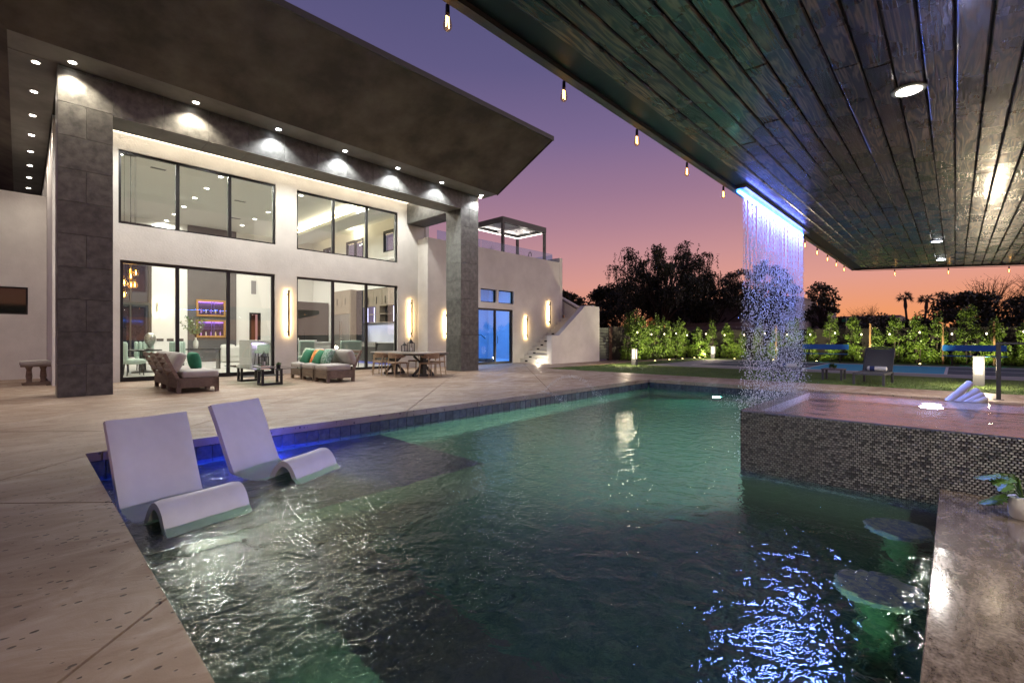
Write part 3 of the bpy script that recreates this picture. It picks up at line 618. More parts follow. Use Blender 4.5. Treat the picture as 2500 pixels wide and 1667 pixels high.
# pergola on the terrace
pg = thing('pergola', 'dark louvred roof terrace pergola edged with a white light strip', 'pergola', (0,0,0))
a0,a1,b0,b1,zt = 15.6,18.66,15.4,17.3,6.83
for x in (a0,a1):
    for y in (b0,b1): MB().box(x-.06,x+.06,y-.06,y+.06,4.71,zt-.001).build('post', dark_metal, pg)
for p,q in (((a0,b0),(a1,b0)),((a0,b1),(a1,b1)),((a0,b0),(a0,b1)),((a1,b0),(a1,b1))):
    along = p[1] == q[1]
    (MB().box(p[0]-.07,q[0]+.07,p[1]-.07,p[1]+.07,zt-.26,zt) if along else MB().box(p[0]-.07,p[0]+.07,p[1]+.071,q[1]-.071,zt-.26,zt)).build('beam', dark_metal, pg)
MB().box((a0+a1)/2-.07,(a0+a1)/2+.07,b0+.071,b1-.071,zt-.22,zt-.02).build('cross_beam', M('beam_light', (.3,.28,.3), .5), pg)
lv = MB().bar((0,0,0),(1.37,0,0),.13,.012,(0,.5,1)).build('louvre', M('louvre_white', (.5,.48,.5), .5), pg, loc=(a0+.08,b0+.15,zt-.1))
for side in (0,1):
    for k in range(13):
        if side == 0 and k == 0: continue
        piece('louvre', lv, pg, (a0+.08 + side*1.53, b0+.15+.13*k, zt-.1))
for bx in ((a0+.1,a1-.1,b1-.10,b1-.075),(a1-.10,a1-.075,b0+.1,b1-.11)):
    MB().box(bx[0],bx[1],bx[2],bx[3],zt-.33,zt-.275).build('led_strip', led_white, pg)
light('pergola_lamp', 'AREA', ((a0+a1)/2,b1-.2,zt-.35), 18, (1,.93,.82), pg, (0,-.7,.7), shape='RECTANGLE', size=2.6, size_y=.05)
light('pergola_lamp', 'AREA', (a1-.2,(b0+b1)/2,zt-.35), 12, (1,.93,.82), pg, (-.7,0,.7), shape='RECTANGLE', size=.05, size_y=1.6)
ag = thing('agave_plant', 'pale spiky agave behind the terrace glass railing', 'plant', (14.55,15.15,4.7)); am = MB()
for k in range(16):
    a = k*2.4; e = R(25+40*(k%4)/3); L_ = .42; d = Vector((math.cos(a)*math.cos(e),math.sin(a)*math.cos(e),math.sin(e)+.3)); q = Vector((-math.sin(a),math.cos(a),0))*.03
    am.add([Vector((0,0,.1))-q,Vector((0,0,.1))+q,Vector((0,0,.1))+d*L_], [(0,1,2)])
am.build('leaves', M('agave', (.45,.5,.38), .6), ag); MB().lathe([(.1,0),(.14,.2)],12).build('pot', pot_white, ag, True)
fc = thing('terrace_faucet', 'black gooseneck faucet behind the terrace railing', 'faucet', (17.1,15.1,4.7))
MB().tube([(0,0,0),(0,0,.5),(.03,0,.6),(.1,0,.65),(.17,0,.6),(.2,0,.45)],.02).build('spout', black_metal, fc); MB().lathe([(.04,0),(.04,.05)],10).build('base', black_metal, fc)
# ------------------------------------------------------------------ interior of the main house
RX0, RX1, RYB, RZ = .81, 11.35, 26.2, 6.45
MB().box(RX0,RX1,FY+.285,RYB,-.06,.004).build('room_floor', floor_tile, kind='structure')
MB().box(RX0,RX1+.3,FY+.285,RYB+.2,RZ,RZ+.1).build('room_ceiling', ceil_paint, kind='structure')
w = MB(); wall_with_openings(w, RX0,RX1,0.005,RZ-.001,RYB,RYB+.15,[(3.0,4.07,.3,6.2),(8.13,8.56,.005,2.4)]); w.build('room_wall_back', room_paint, kind='structure')
w = MB(); 
for a,b,z0,z1 in ((FY+.29,17.1,.005,RZ-.001),(17.1,18.8,.005,5.0),(17.1,18.8,5.9,RZ-.001),(18.8,20.6,.005,RZ-.001),(20.6,22.3,.005,5.05),(20.6,22.3,5.92,RZ-.001),(22.3,24.0,.005,RZ-.001),(24.0,24.9,.005,5.05),(24.0,24.9,5.9,RZ-.001),(24.9,RYB,.005,RZ-.001)): w.box(RX1,RX1+.15,a,b,z0,z1)
w.build('room_wall_right', white_paint, kind='structure')
MB().box(5.43,7.47,RYB-.06,RYB-.002,.005,RZ-.002).build('accent_wall', grey_paint, kind='structure')
for i,(a,b) in enumerate(((17.1,18.8),(20.6,22.3),(24.0,24.9))):
    hw = thing('clerestory_window', 'high dark framed window in the white kitchen side wall', 'window', (RX1,a,5.0), 0, 'high windows above the kitchen')
    f = MB(); L_ = b-a; f.box(-.02,.1,0,L_,.85,.95); f.box(-.02,.1,0,L_,-.0,.05); f.box(-.02,.1,0,.05,.05,.85); f.box(-.02,.1,L_-.05,L_,.05,.85); f.box(-.019,.099,L_/2-.03,L_/2+.03,.05,.85); f.build('frame', black_metal, hw)
    MB().box(.03,.04,.05,L_-.05,.05,.85).build('pane', PANE('sky_pane', (.75,.85,.95), 1.5, 1.5), hw)
bwn = thing('entry_window', 'tall dark window wall at the back left of the living room', 'window', (3.0,RYB,.3))
f = MB(); f.box(0,.08,-.05,.1,0,5.9); f.box(.95,1.07,-.05,.1,0,5.9); f.box(.08,.95,-.05,.1,2.3,2.42); f.box(.08,.95,-.05,.1,5.8,5.9); f.box(.3,.36,-.04,.09,0,5.8); f.build('frame', M('dark_bronze', (.05,.045,.04), .5), bwn)
MB().box(.08,.95,.02,.03,0,5.8).build('pane', M('night_glass', (.012,.016,.03), .04, spec=.9), bwn)
# recessed tray with LED lines over the kitchen
tr = thing('ceiling_tray', 'long ceiling tray edged with two yellow light lines over the kitchen', 'ceiling light', (0,0,RZ))
MB().box(9.4,10.4,16.5,25.5,-.30,-.002).build('tray', ceil_paint, tr)
MB().box(9.34,9.39,16.5,25.5,-.10,-.05).build('led_line', led_gold, tr); MB().box(10.41,10.46,16.5,25.5,-.26,-.21).build('led_line', led_gold, tr)
for x in (9.3,10.5): light('tray_lamp', 'AREA', (x,21,-.16), 260, (1,.86,.62), tr, (0,0,1) if x < 10 else (.6,0,.8), shape='RECTANGLE', size=.08, size_y=8.6)
LB = ('round downlight in the high living room ceiling', 'living room ceiling downlights')
dl = [(4.57,17.6),(4.57,19.3),(4.57,20.95),(4.57,22.65),(4.57,24.35),(4.57,25.9),(7.22,17.7),(7.22,19.4),(7.22,21.05),(7.22,22.7),(7.22,24.4),(2.0,17.5),(3.65,17.05),(5.98,17.1),(6.97,16.98),(9.15,17.1),(2.0,20.9),(2.0,24.2)]
for i,(x,y) in enumerate(dl):
    downlight((x,y,RZ-.001), LB[0], LB[1], lamp_white, (1,.94,.86), 215, .075, soft=.08, spot=R(176))
for (x,y) in ((3.0,18.2),(5.9,20.2),(6.6,23.2)):
    v = thing('ceiling_vent', 'small slotted air vent in the living room ceiling', 'vent', (x,y,RZ), 0, 'ceiling vents')
    MB().box(-.2,.2,-.07,.07,-.008,-.001).build('grille_frame', M('vent_grey', (.3,.3,.3), .6), v)
    for q in (-.04,0,.04): MB().box(-.17,.17,q-.008,q+.008,-.012,-.0085).build('slot', black_metal, v)
# back wall: sconce, outlets, vent, doorway, bar niches
t_ = thing('living_room_sconce', 'short glowing cylinder sconce on the living room back wall', 'wall light', (4.35,RYB-.001,2.12))
MB().tube([(0,-.09,0),(0,-.09,.82)],.045,12).build('tube', lamp_warm, t_); MB().box(-.09,-.06,-.1,-.0,.2,.62).build('bracket', black_metal, t_)
light('sconce_lamp', 'POINT', (0,-.25,.4), 14, (1,.75,.42), t_, shadow_soft_size=.1)
for k in range(3):
    v = thing('wall_plate', 'dark switch plate on the back wall below the sconce', 'switch plate', (4.38+.38*k,RYB-.001,1.05), 0, 'dark wall plates'); MB().box(-.13,.13,-.02,0,-.06,.06).build('plate', M('plate_grey', (.06,.06,.06), .5), v)
v = thing('wall_vent', 'grey rectangular wall vent high on the white back wall', 'vent', (8.28,RYB-.001,3.4)); MB().box(-.11,.11,-.03,0,0,.68).build('grille', M('vent2', (.22,.22,.23), .6), v)
v = thing('inner_doorway', 'dark framed doorway showing a red lit room behind', 'doorway', (8.13,RYB,0))
f = MB(); f.box(-.05,.04,-.03,.16,0,2.44); f.box(.39,.48,-.03,.16,0,2.44); f.box(.04,.39,-.03,.16,2.36,2.44); f.build('door_frame', black_metal, v); MB().box(.04,.39,.5,.55,0,2.36).build('room_beyond', M('red_brown', (.16,.05,.03), .7), v)  # red light of the room behind is put into the panel's colour
nich = []
for lb, z0, z1 in (('upper gold framed bar niche with purple light strip', 2.17,2.97), ('lower gold framed bar niche with purple bottles', 1.16,2.0)):
    t_ = thing('bar_niche', lb, 'bar shelf', (5.75,RYB-.06,z0)); hh = z1-z0; W = 1.23
    f = MB(); f.cbox(0,W,-.08,-.001,0,.09,.01); f.cbox(0,W,-.08,-.001,hh-.09,hh,.01); f.cbox(0,.09,-.079,-.002,.09,hh-.09,.01); f.cbox(W-.09,W,-.079,-.002,.09,hh-.09,.01); f.build('gold_frame', gold, t_)
    MB().box(.09,W-.09,-.012,-.002,.09,hh-.09).build('mirror_back', M('niche_back', (.10,.07,.13), .15, .6), t_)
    MB().box(.1,W-.1,-.07,-.02,hh/2-.02 if z0 < 2 else .14,hh/2 if z0 < 2 else .16).build('shelf', M('shelf_glass', (.12,.08,.2), .2), t_)
    MB().box(.1,W-.1,-.05,-.03,hh-.12,hh-.1).build('led_strip', EM('purple_led', (.45,.2,1), 5), t_)
    for q in (.62,.72): MB().box(q,q+.03,-.06,-.03,.09,hh-.09).build('divider', M('violet_bar', (.08,.05,.16), .4), t_)
    for q in range(5):
        MB().lathe([(.025,0),(.03,.02),(.03,.12),(.012,.16),(.012,.2)],8).build('bottle', M('bottle%d'%q, ((.5,.25,.6),(.6,.55,.5),(.3,.15,.45),(.75,.6,.3),(.5,.3,.65))[q], .15), t_, True, loc=(.2+.2*q,-.05,(.161 if z0 > 2 else .09)))
    light('niche_lamp', 'AREA', (W/2,-.12,hh-.15), 3, (.5,.25,1), t_, (0,.3,-1), shape='RECTANGLE', size=1.0, size_y=.04)
# white sofa, island, stools
so = thing('living_room_sofa', 'long white upholstered sofa seen through the left sliding door', 'sofa', (6.5,25.0,0))
sm = M('white_upholstery', (.62,.61,.58), .9)
MB().cushion(.9,0,.22,2.0,.9,.40,.04,0).build('seat_base', sm, so, 2); MB().cushion(.9,-.38,.5,2.0,.2,.5,.05,.01).build('backrest', sm, so, 2)
for q in (.25,.9,1.55): MB().cushion(q,-.12,.62,.6,.2,.42,.08,.02,mat=Matrix.Rotation(R(-12),3,'X')).build('back_cushion', sm, so, 2)
isl = thing('bar_island', 'white stone bar island with glowing violet underside', 'kitchen island', (5.9,18.8,0))
MB().box(0,2.3,.35,1.1,0,1.0).build('body', M('island_white', (.6,.59,.57), .6), isl); MB().cbox(-.1,2.4,0,1.15,1.0,1.05,.006).build('worktop', M('stone_top', (.55,.54,.52), .25), isl); MB().box(-.1,-.02,0,1.15,.0,.999).build('waterfall_end', M('stone_end', (.42,.41,.39), .4), isl)
MB().box(.05,2.25,.33,.345,.9,.94).build('led_strip', EM('violet_led', (.75,.55,1), 4), isl); light('island_lamp', 'AREA', (1.15,.25,.93), 10, (.75,.6,1), isl, (0,.4,-1), shape='RECTANGLE', size=2.0, size_y=.05)
st0 = thing('bar_stool', 'mint upholstered bar stool on thin black legs at the bar island', 'bar stool', (6.2,18.75,0), 0, 'stools at the bar island')
MB().cushion(0,0,.62,.42,.42,.12,.05,.01).build('seat', mint, st0, 2); MB().cushion(0,-.18,.76,.44,.09,.26,.04,.01).build('backrest', mint, st0, 2)
for a,b in ((-1,-1),(1,-1),(1,1),(-1,1)): MB().tube([(.19*a,.19*b,0),(.16*a,.16*b,.57)],.013,6).build('leg', black_metal, st0)
MB().box(-.17,.17,-.185,-.165,.2,.22).build('footrest', black_metal, st0)
for k in range(1,4): dup(st0, (6.2+.52*k,18.75,0))
vs1 = thing('flower_vase', 'white bottle vase with leafy flowering branches inside the left sliding door', 'vase', (4.35,19.8,.75))
MB().lathe([(.06,0),(.08,.1),(.08,.25),(.03,.33),(.03,.4)],14).build('vase', white_paint, vs1, True); fm = MB(); lm = MB()
for k in range(9):
    a = rnd.uniform(0,2*PI); p = Vector((0,0,.38)); d = Vector((math.cos(a)*.5,math.sin(a)*.5,.9)).normalized(); pts = [p]
    for j in range(6): d = (d+Vector((rnd.uniform(-.2,.2),rnd.uniform(-.2,.2),-.05))).normalized(); p = p+d*.13; pts.append(p)
    fm.tube(pts,.006,4)
    for q in pts[2:]:
        for j in range(7):
            c_ = q+Vector((rnd.uniform(-.08,.08),rnd.uniform(-.08,.08),rnd.uniform(-.06,.06))); u = Vector((rnd.uniform(-1,1),rnd.uniform(-1,1),rnd.uniform(-1,1))).normalized()*.05; v_ = u.orthogonal().normalized()*.02; lm.add([c_-u,c_+v_,c_+u,c_-v_],[(0,1,2,3)])
fm.build('branches', bark, vs1); lm.build('leaves', plant_leaf, vs1)
cs = thing('console_table', 'dark console table carrying the flower vase', 'table', (4.3,19.8,0)); MB().box(-.4,.8,-.2,.2,.70,.75).build('top', dark_cab, cs)
for a in (-.36,.76): MB().box(a-.03,a+.03,-.17,.17,0,.699).build('leg', dark_cab, cs)
# dining group inside (left)
dt = thing('indoor_dining_table', 'dark oval dining table inside the left sliding door', 'table', (2.75,19.2,0))
MB().lathe([(.5,.70),(.52,.72),(.52,.74),(.5,.75)],28).build('top', dark_cab, dt, True); MB().lathe([(.3,0),(.28,.04),(.1,.1),(.08,.69)],16).build('pedestal', dark_cab, dt, True)
def mint_chair(loc, rz, lb):
    t_ = thing('mint_dining_chair', lb, 'chair', loc, rz, 'mint dining chairs')
    MB().cushion(0,0,.42,.52,.52,.14,.06,.02).build('seat', mint, t_, 2)
    for k in range(5): MB().cushion(-.22+.11*k,.26-.05*math.cos((k-2)*.7),.72,.115,.12,.56,.05,.01,n=5).build('channel', mint, t_, 2)
    for a,b in ((-1,-1),(1,-1),(1,1),(-1,1)): MB().tube([(.21*a,.2*b,0),(.19*a,.18*b,.36)],[.014,.022],6).build('leg', dark_cab, t_)
mint_chair((2.35,17.9,0), R(95), 'mint velvet channel back chair closest to the sliding door glass')
mint_chair((2.2,19.3,0), R(80), 'mint velvet channel back chair beside the oval dining table')
mint_chair((3.4,18.5,0), R(-120), 'mint velvet channel back chair across the dining table')
mint_chair((3.6,19.9,0), R(-60), 'mint velvet channel back chair near the console table')
mint_chair((3.0,20.4,0), R(0), 'mint velvet channel back chair on the far side of the dining table')
sv = thing('silver_sculpture', 'silver mosaic head shaped sculpture on the indoor dining table', 'sculpture', (2.9,18.9,.75))
MB().lathe([(.10,0),(.1,.02),(.05,.06),(.06,.12),(.12,.2),(.155,.3),(.15,.42),(.1,.51),(.03,.55)],18).build('head', M('mosaic_silver', (.42,.44,.42), .3, .8, col2=(.2,.22,.2), vscale=25), sv, True); MB().lathe([(.11,-.0),(.11,.015)],16).build('base', black_metal, sv)
ch = thing('pendant_chandelier', 'cluster of amber glass drop pendants behind the left sliding door', 'chandelier', (2.15,17.2,0))
MB().lathe([(.25,RZ-.04),(.25,RZ-.002)],20).build('canopy', black_metal, ch)
amber = PANE('amber_glass', (1,.8,.5)); fil = EM('amber_filament', (1,.55,.15), 22)
for k,(x,y,z) in enumerate(((-.22,0,3.0),(.05,.1,3.02),(.16,0,2.98),(-.1,0,2.68),(.05,0,2.62),(.15,.1,2.64),(-.25,.1,2.35),(-.1,0,2.33),(.02,-.2,2.85))):
    p_ = MB().tube([(x,y,z+.2),(x,y,RZ-.03)],.004,4).build('pendant_cord', black_metal, ch)
    MB().lathe([(.02,.2),(.03,.12),(.07,.05),(.075,.0),(.05,-.05),(.01,-.07)],12,(x,y,z)).build('glass_drop', amber, p_, True); MB().lathe([(.012,-.03),(.018,.02),(.008,.1)],8,(x,y,z)).build('filament', fil, p_, True)
light('chandelier_lamp', 'POINT', (0,.25,2.7), 18, (1,.6,.25), ch, shadow_soft_size=.25)
# kitchen
KX = 10.62
kt = thing('kitchen_cabinets', 'taupe wall of kitchen cabinets with open shelves behind the right sliding door', 'cabinets', (0,0,0))
MB().box(KX+.02,RX1-.005,20.5,22.2,2.27,3.4).build('tall_carcass', cabinet, kt); MB().box(KX+.02,RX1-.005,20.5,20.56,0.01,2.269).build('tall_side', cabinet, kt)
MB().box(KX+.35,RX1-.005,16.4,20.499,1.79,3.35).build('upper_carcass', dark_cab, kt)
def door_panel(y0,y1,z0,z1,x,handle=True):
    d = MB(); d.cbox(x-.02,x,y0+.006,y1-.006,z0+.006,z1-.006,.003).build
    p = MB(); p.box(x-.02,x,y0+.006,y1-.006,z1-.07,z1-.006); p.box(x-.02,x,y0+.006,y1-.006,z0+.006,z0+.07); p.box(x-.0195,x,y0+.006,y0+.07,z0+.07,z1-.07); p.box(x-.0195,x,y1-.07,y1-.006,z0+.07,z1-.07); p.box(x-.008,x,y0+.07,y1-.07,z0+.07,z1-.07)
    o_ = p.build('cabinet_door', cabinet, kt)
    if handle: MB().box(x-.05,x-.03,(y0+y1)/2-.012,(y0+y1)/2+.012,z0+.1,z0+.42).build('handle', black_metal, o_)
for y0,y1 in ((20.56,21.35),(21.35,22.2)): door_panel(y0,y1,2.6,3.4,KX+.019)
MB().box(KX,KX+.018,20.56,22.2,2.28,2.58).build('drawer_panel', cabinet, kt)
for k in range(5): door_panel(16.9+.72*k,16.9+.72*(k+1),2.55,3.33,KX+.349)
for y0,y1 in ((18.9,19.9),(16.5,17.3)): MB().box(KX+.33,KX+.348,y0,y1,1.8,2.54).build('glass_cabinet', M('violet_glass', (.10,.08,.16), .1), kt)
for y in (18.88,19.45,17.3): MB().box(KX+.31,KX+.329,y,y+.025,1.85,2.5).build('led_strip', EM('kitchen_led', (.7,.65,1), 4), kt)
for z in (1.8,2.16,2.52): MB().box(KX+.05,KX+.34,17.4,18.85,z,z+.03).build('shelf', cabinet, kt)
MB().box(KX+.05,KX+.34,18.0,18.3,1.83,2.52).build('shelf_divider', cabinet, kt)
MB().box(RX1-.03,RX1-.006,16.4,20.49,.96,1.789).build('splashback', M('splash', (.62,.63,.66), .3), kt)
light('splash_lamp', 'AREA', (RX1-.25,18.4,1.76), 16, (.72,.72,1), kt, (0,0,-1), shape='RECTANGLE', size=.1, size_y=3.8)
MB().box(KX+.03,RX1-.035,16.4,20.499,.1,.92).build('base_cabinet', dark_cab, kt); MB().cbox(KX,RX1-.034,16.4,20.499,.921,.955,.004).build('worktop', M('worktop', (.6,.6,.6), .25), kt); MB().box(KX+.1,RX1-.035,16.4,20.499,.006,.099).build('toe_kick', EM('toe_glow', (.35,.35,.9), .5), kt)
MB().box(KX+.30,KX+.348,19.92,20.49,.96,3.34).build('dark_panel', M('dark_glass_panel', (.015,.017,.024), .08), kt)
fg = thing('refrigerator', 'brushed steel double door refrigerator in the taupe cabinet wall', 'refrigerator', (KX,20.57,0))
for k in (0,1):
    d_ = MB().cbox(0,.7,.8*k+.003,.8*k+.797,.02,2.26,.006).build('fridge_door', steel, fg); MB().tube([(-.05,.8+(k*2-1)*.08,.95),(-.05,.8+(k*2-1)*.08,1.95)],.02,8).build('handle', chrome, d_)
rg = thing('kitchen_range', 'steel kitchen range with row of knobs', 'stove', (KX-.03,18.2,0))
MB().box(0,.5,0,1.2,.75,.965).build('control_panel', steel, rg); MB().box(.02,.5,.02,1.18,.1,.749).build('oven', dark_cab, rg)
for k in range(6): o = MB().lathe([(.03,0),(.026,.04)],12).build('knob', chrome, rg, True, loc=(0,.12+.19*k,.86)); o.rotation_euler = (0,-PI/2,0)
ov = thing('wall_oven', 'warm lit steel wall oven stack at the kitchen end', 'oven', (KX+.1,15.9,0)); MB().box(0,.55,0,.55,.02,2.0).build('cabinet', cabinet, ov)
for z in (.5,1.15): MB().box(-.02,-.001,.03,.52,z,z+.5).build('oven_door', steel, ov); MB().box(-.05,-.03,.06,.49,z+.42,z+.44).build('handle', chrome, ov)
ki = thing('kitchen_island', 'white kitchen island with black gooseneck faucet behind the right sliding door', 'kitchen island', (7.6,18.6,0))
MB().box(-1.2,1.2,0,.9,0,.93).build('body', M('isl2', (.6,.59,.57), .6), ki); MB().cbox(-1.3,1.3,-.1,1.0,.931,.98,.005).build('worktop', M('isl_top', (.6,.6,.6), .25), ki)
MB().tube([(.3,.4,.98),(.3,.4,1.35),(.27,.4,1.45),(.18,.4,1.5),(.09,.4,1.45),(.06,.4,1.3)],.016,8).build('faucet', black_metal, ki)
pn = thing('tall_pantry', 'glossy dark pantry cabinet behind the kitchen island', 'cabinet', (9.3,24.2,0)); MB().box(0,2.0,0,.6,0,3.0).build('carcass', dark_cab, pn)
for k in range(4): MB().box(.5*k+.005,.5*k+.495,-.02,-.001,.02,2.98).build('cabinet_door', M('gloss_dark%d'%k, (.03,.028,.028), .12), pn)
for k,(x,w_) in enumerate(((6.45,.5),(7.9,.8))):
    t_ = thing('mint_banquette', ('narrow' if k == 0 else 'wide')+' mint upholstered seat back standing against the right sliding door', 'bench', (x,15.95,0)); MB().cushion(w_/2,0,.78,w_,.12,.5,.04,.01).build('backrest', mint, t_, 2); MB().cushion(w_/2,.3,.45,w_,.5,.12,.04,.01).build('seat', mint, t_, 2)
    for a in (.06,w_-.06):
        for b in (.1,.5): MB().tube([(a,b,0),(a,b,.4)],.015,6).build('leg', dark_cab, t_)
sd_ = thing('soap_dispenser', 'pair of white soap bottles on the kitchen island', 'bottle', (7.55,18.9,.98)); MB().box(-.06,.06,-.03,.03,0,.15).build('bottle', white_paint, sd_); MB().lathe([(.012,.15),(.012,.2),(.03,.21)],8).build('pump', black_metal, sd_)
# ------------------------------------------------------------------ pavilion over the bar
PE, PZ, PXE = 1.70, 2.68, 12.95            # pool-side edge, height of the ceiling there, far end
slope = .062
zc = lambda y: PZ + slope*(y-PE)
pav = thing('pavilion', 'dark stained timber pavilion roof over the pool bar', 'pavilion', (0,0,0))
PYB = -3.6
rf = MB(); rf.add([(-5,PYB,zc(PYB)+.03),(PXE+.06,PYB,zc(PYB)+.03),(PXE+.06,PE-.052,zc(PE)+.03),(-5,PE-.052,zc(PE)+.03),(-5,PYB,zc(PYB)+.22),(PXE+.06,PYB,zc(PYB)+.22),(PXE+.06,PE-.052,zc(PE)+.19),(-5,PE-.052,zc(PE)+.19)], [(0,3,2,1),(4,5,6,7),(0,1,5,4),(1,2,6,5),(2,3,7,6),(3,0,4,7)])
rf.build('roof_deck', M('roof_black', (.012,.01,.009), .7), pav)
pitch = .1255; nrow = int((PE-.2-PYB)/pitch)
pmesh = {}
for r in range(nrow):
    y1 = PE-.2-pitch*r; y0 = y1-pitch+.009
    cuts = [-5]; x = -5 + rnd.uniform(1,5.5)
    while x < PXE-1: cuts.append(x); x += rnd.choice((4.2,4.8,4.8,5.4,6.0))
    cuts.append(PXE)
    for k in range(len(cuts)-1):
        L_ = round(cuts[k+1]-cuts[k]-.003,3); dz = rnd.uniform(-.0025,.0025)
        o = MB().cbox(0,L_,y0-y1,0,-.018,0,.006).build('plank', plank_m, pav, loc=(cuts[k],y1,zc(y1)+.018+dz)); o.rotation_euler = (math.atan(slope),0,0)
ed = MB(); ed.box(-5,PXE+.07,PE-.05,PE,PZ-.035,PZ+.20); ed.build('edge_board', M('edge_board', (.13,.10,.07), .5, col2=(.07,.05,.035), vscale=6, stretch=(.6,8,8), bump=.4, bscale=60, spec=.7), pav)
MB().box(-5,PXE+.005,PE-.198,PE-.051,PZ-.008,PZ+.02).build('edge_channel', M('channel_black', (.012,.010,.009), .5), pav)
ee = MB(); ee.add([(PXE+.005,PYB,zc(PYB)-.03),(PXE+.07,PYB,zc(PYB)-.03),(PXE+.07,PE-.051,zc(PE)-.03),(PXE+.005,PE-.051,zc(PE)-.03),(PXE+.005,PYB,zc(PYB)+.22),(PXE+.07,PYB,zc(PYB)+.22),(PXE+.07,PE-.051,zc(PE)+.22),(PXE+.005,PE-.051,zc(PE)+.22)], [(0,3,2,1),(4,5,6,7),(0,1,5,4),(1,2,6,5),(2,3,7,6),(3,0,4,7)]); ee.build('end_board', M('end_board', (.06,.045,.03), .5), pav)
for x in (-3.5,4.0,12.4): MB().box(x-.15,x+.15,PYB+.1,PYB+.4,-.1,zc(PYB)).build('post', tile_dark, pav)
for i,(x,y,lb) in enumerate(((3.65,.2,'large round light in the plank ceiling right above the bar counter'),(9.6,.2,'small round light in the plank ceiling beyond the spa'),(11.85,.19,'small round light in the plank ceiling closest to its far edge'),(.9,.2,'round light in the plank ceiling behind the bar counter'),(3.65,-2.0,'round light in the plank ceiling over the sunken kitchen'),(9.6,-2.0,'round light in the plank ceiling over the far kitchen end'))):
    downlight((x,y,zc(y)-.001), lb, 'pavilion ceiling lights', lamp_white if i < 1 else lamp_cool, (1,.87,.70) if i != 1 and i != 2 else (1,.93,.85), (135 if i == 0 else 150 if i == 3 else 230), .062, soft=.05, spot=R(150))
# string lights along the pavilion edges
fil_b = EM('edison_filament', (1,.58,.22), 13); bulb_g = PANE('bulb_glass', (1,.84,.58), 1.35, .7); bulb_halo = M('bulb_amber', (.8,.5,.25), .2)
def bulb(x, y, z):
    t_ = thing('string_light_bulb', 'clear teardrop filament bulb hanging along the pavilion edge', 'bulb', (x,y,z), 0, 'string lights under the pavilion edge')
    t_.scale = (.72,.72,.72)
    MB().tube([(0,0,0),(0,0,-.055)],[.013,.015],8).build('socket', black_metal, t_); MB().tube([(0,0,.06),(0,0,0)],.004,5).build('hook', black_metal, t_)
    MB().lathe([(.013,-.055),(.016,-.075),(.026,-.11),(.030,-.135),(.026,-.155),(.012,-.170),(.003,-.172)],12).build('glass', bulb_g, t_, True)
    MB().tube([(-.008,0,-.075),(-.012,0,-.145),(0,0,-.08),(.012,0,-.145),(.008,0,-.075)],.005,5).build('filament', fil_b, t_)
ws = []
for k in range(14):
    x = 1.375 + .895*k
    if x > PXE: break
    zb = PZ-.022; bulb(x, PE+.02, zb); ws.append((x,PE+.012,zb+.05)); ws.append((x+.46,PE+.014,zb+.035))
for k in range(5): 
    y = PE-.75-.85*k; bulb(PXE+.10, y, zc(y)-.045)
wr = MB(); wr.tube([(-.5,PE+.012,PZ-.01)]+ws[:-1]+[(PXE+.1,PE+.012,PZ-.02)]+[(PXE+.1,PE-.3-.85*k,zc(PE-.3-.85*k)-.04) for k in range(5)],.005,5)
tag(wr.build('string_light_cable', black_metal), 'thin black cable carrying the string lights round the pavilion edge', 'cable')
# rain strip and falling water
RX_0, RX_1, RY = 5.2, 7.85, 1.60
rs = thing('rain_bar', 'long metal water bar with glowing blue light strip at the pavilion edge', 'water feature', (0,0,0))
MB().box(RX_0-.12,RX_1+.1,RY-.06,RY+.045,PZ-.040,PZ-.009).build('housing', steel, rs)
MB().box(RX_0-.05,RX_1+.05,RY+.02,RY+.05,PZ-.052,PZ-.0405).build('led_strip', EM('blue_led', (.02,.14,1), 80), rs)
light('rain_lamp', 'AREA', ((RX_0+RX_1)/2,RY+.0,PZ-.060), 190, (.18,.27,1), rs, (0,-.05,-1), shape='RECTANGLE', size=2.6, size_y=.13)
light('rain_lamp', 'AREA', ((RX_0+RX_1)/2,RY+.0,PZ-.10), 5, (.12,.16,1), rs, (0,-.6,1), shape='RECTANGLE', size=2.6, size_y=.05)
dm = MB(); rr = random.Random(11)
def drop(x, y, z, r, l, tx=0, ty=0):
    b0 = len(dm.v); dm.v += [(x,y,z+l),(x+r,y,z),(x,y+r,z),(x-r,y,z),(x,y-r,z),(x+tx,y+ty,z-l*.7)]
    for k in range(4): dm.f.append((b0,b0+1+k,b0+1+(k+1)%4)); dm.f.append((b0+5,b0+1+(k+1)%4,b0+1+k)); dm.m += [0,0]
SPA_Z = .37
nst = 150
for i in range(nst):
    x = RX_0+.02 + (RX_1-RX_0-.04)*(i+rr.uniform(-.3,.3))/(nst-1); brk = rr.uniform(.35,.85)
    y = RY+rr.uniform(-.012,.012); z = PZ-.07
    while z > PZ-.07-brk:                         # unbroken thread
        l = rr.uniform(.04,.09); drop(x, y, z-l*.5, .0028, l*.62); z -= l
    while z > -.2:
        fall = (PZ-z); step = rr.uniform(.014,.036)+.004*fall; sp = .006+.026*max(0,fall-.6); 
        xx, yy = x+rr.gauss(0,sp), y+rr.gauss(0,sp)
        if not (z < SPA_Z+.02 and yy < 1.60): drop(xx, yy, z, rr.uniform(.0026,.0062), rr.uniform(.008,.02)*(1 if fall < 1 else .55))
        z -= step
for k in range(2600):                              # splash at the spa edge
    x = rr.uniform(RX_0-.1,RX_1+.05); q = abs(rr.gauss(0,.12)); drop(x, 1.6+rr.gauss(0,.16), SPA_Z+.01+abs(rr.gauss(0,.05)), rr.uniform(.001,.0026), rr.uniform(.002,.005))
o = dm.build('falling_rain', drop_m); o['kind'] = 'stuff'; tag(o, 'curtain of falling water drops below the blue light strip', 'water')
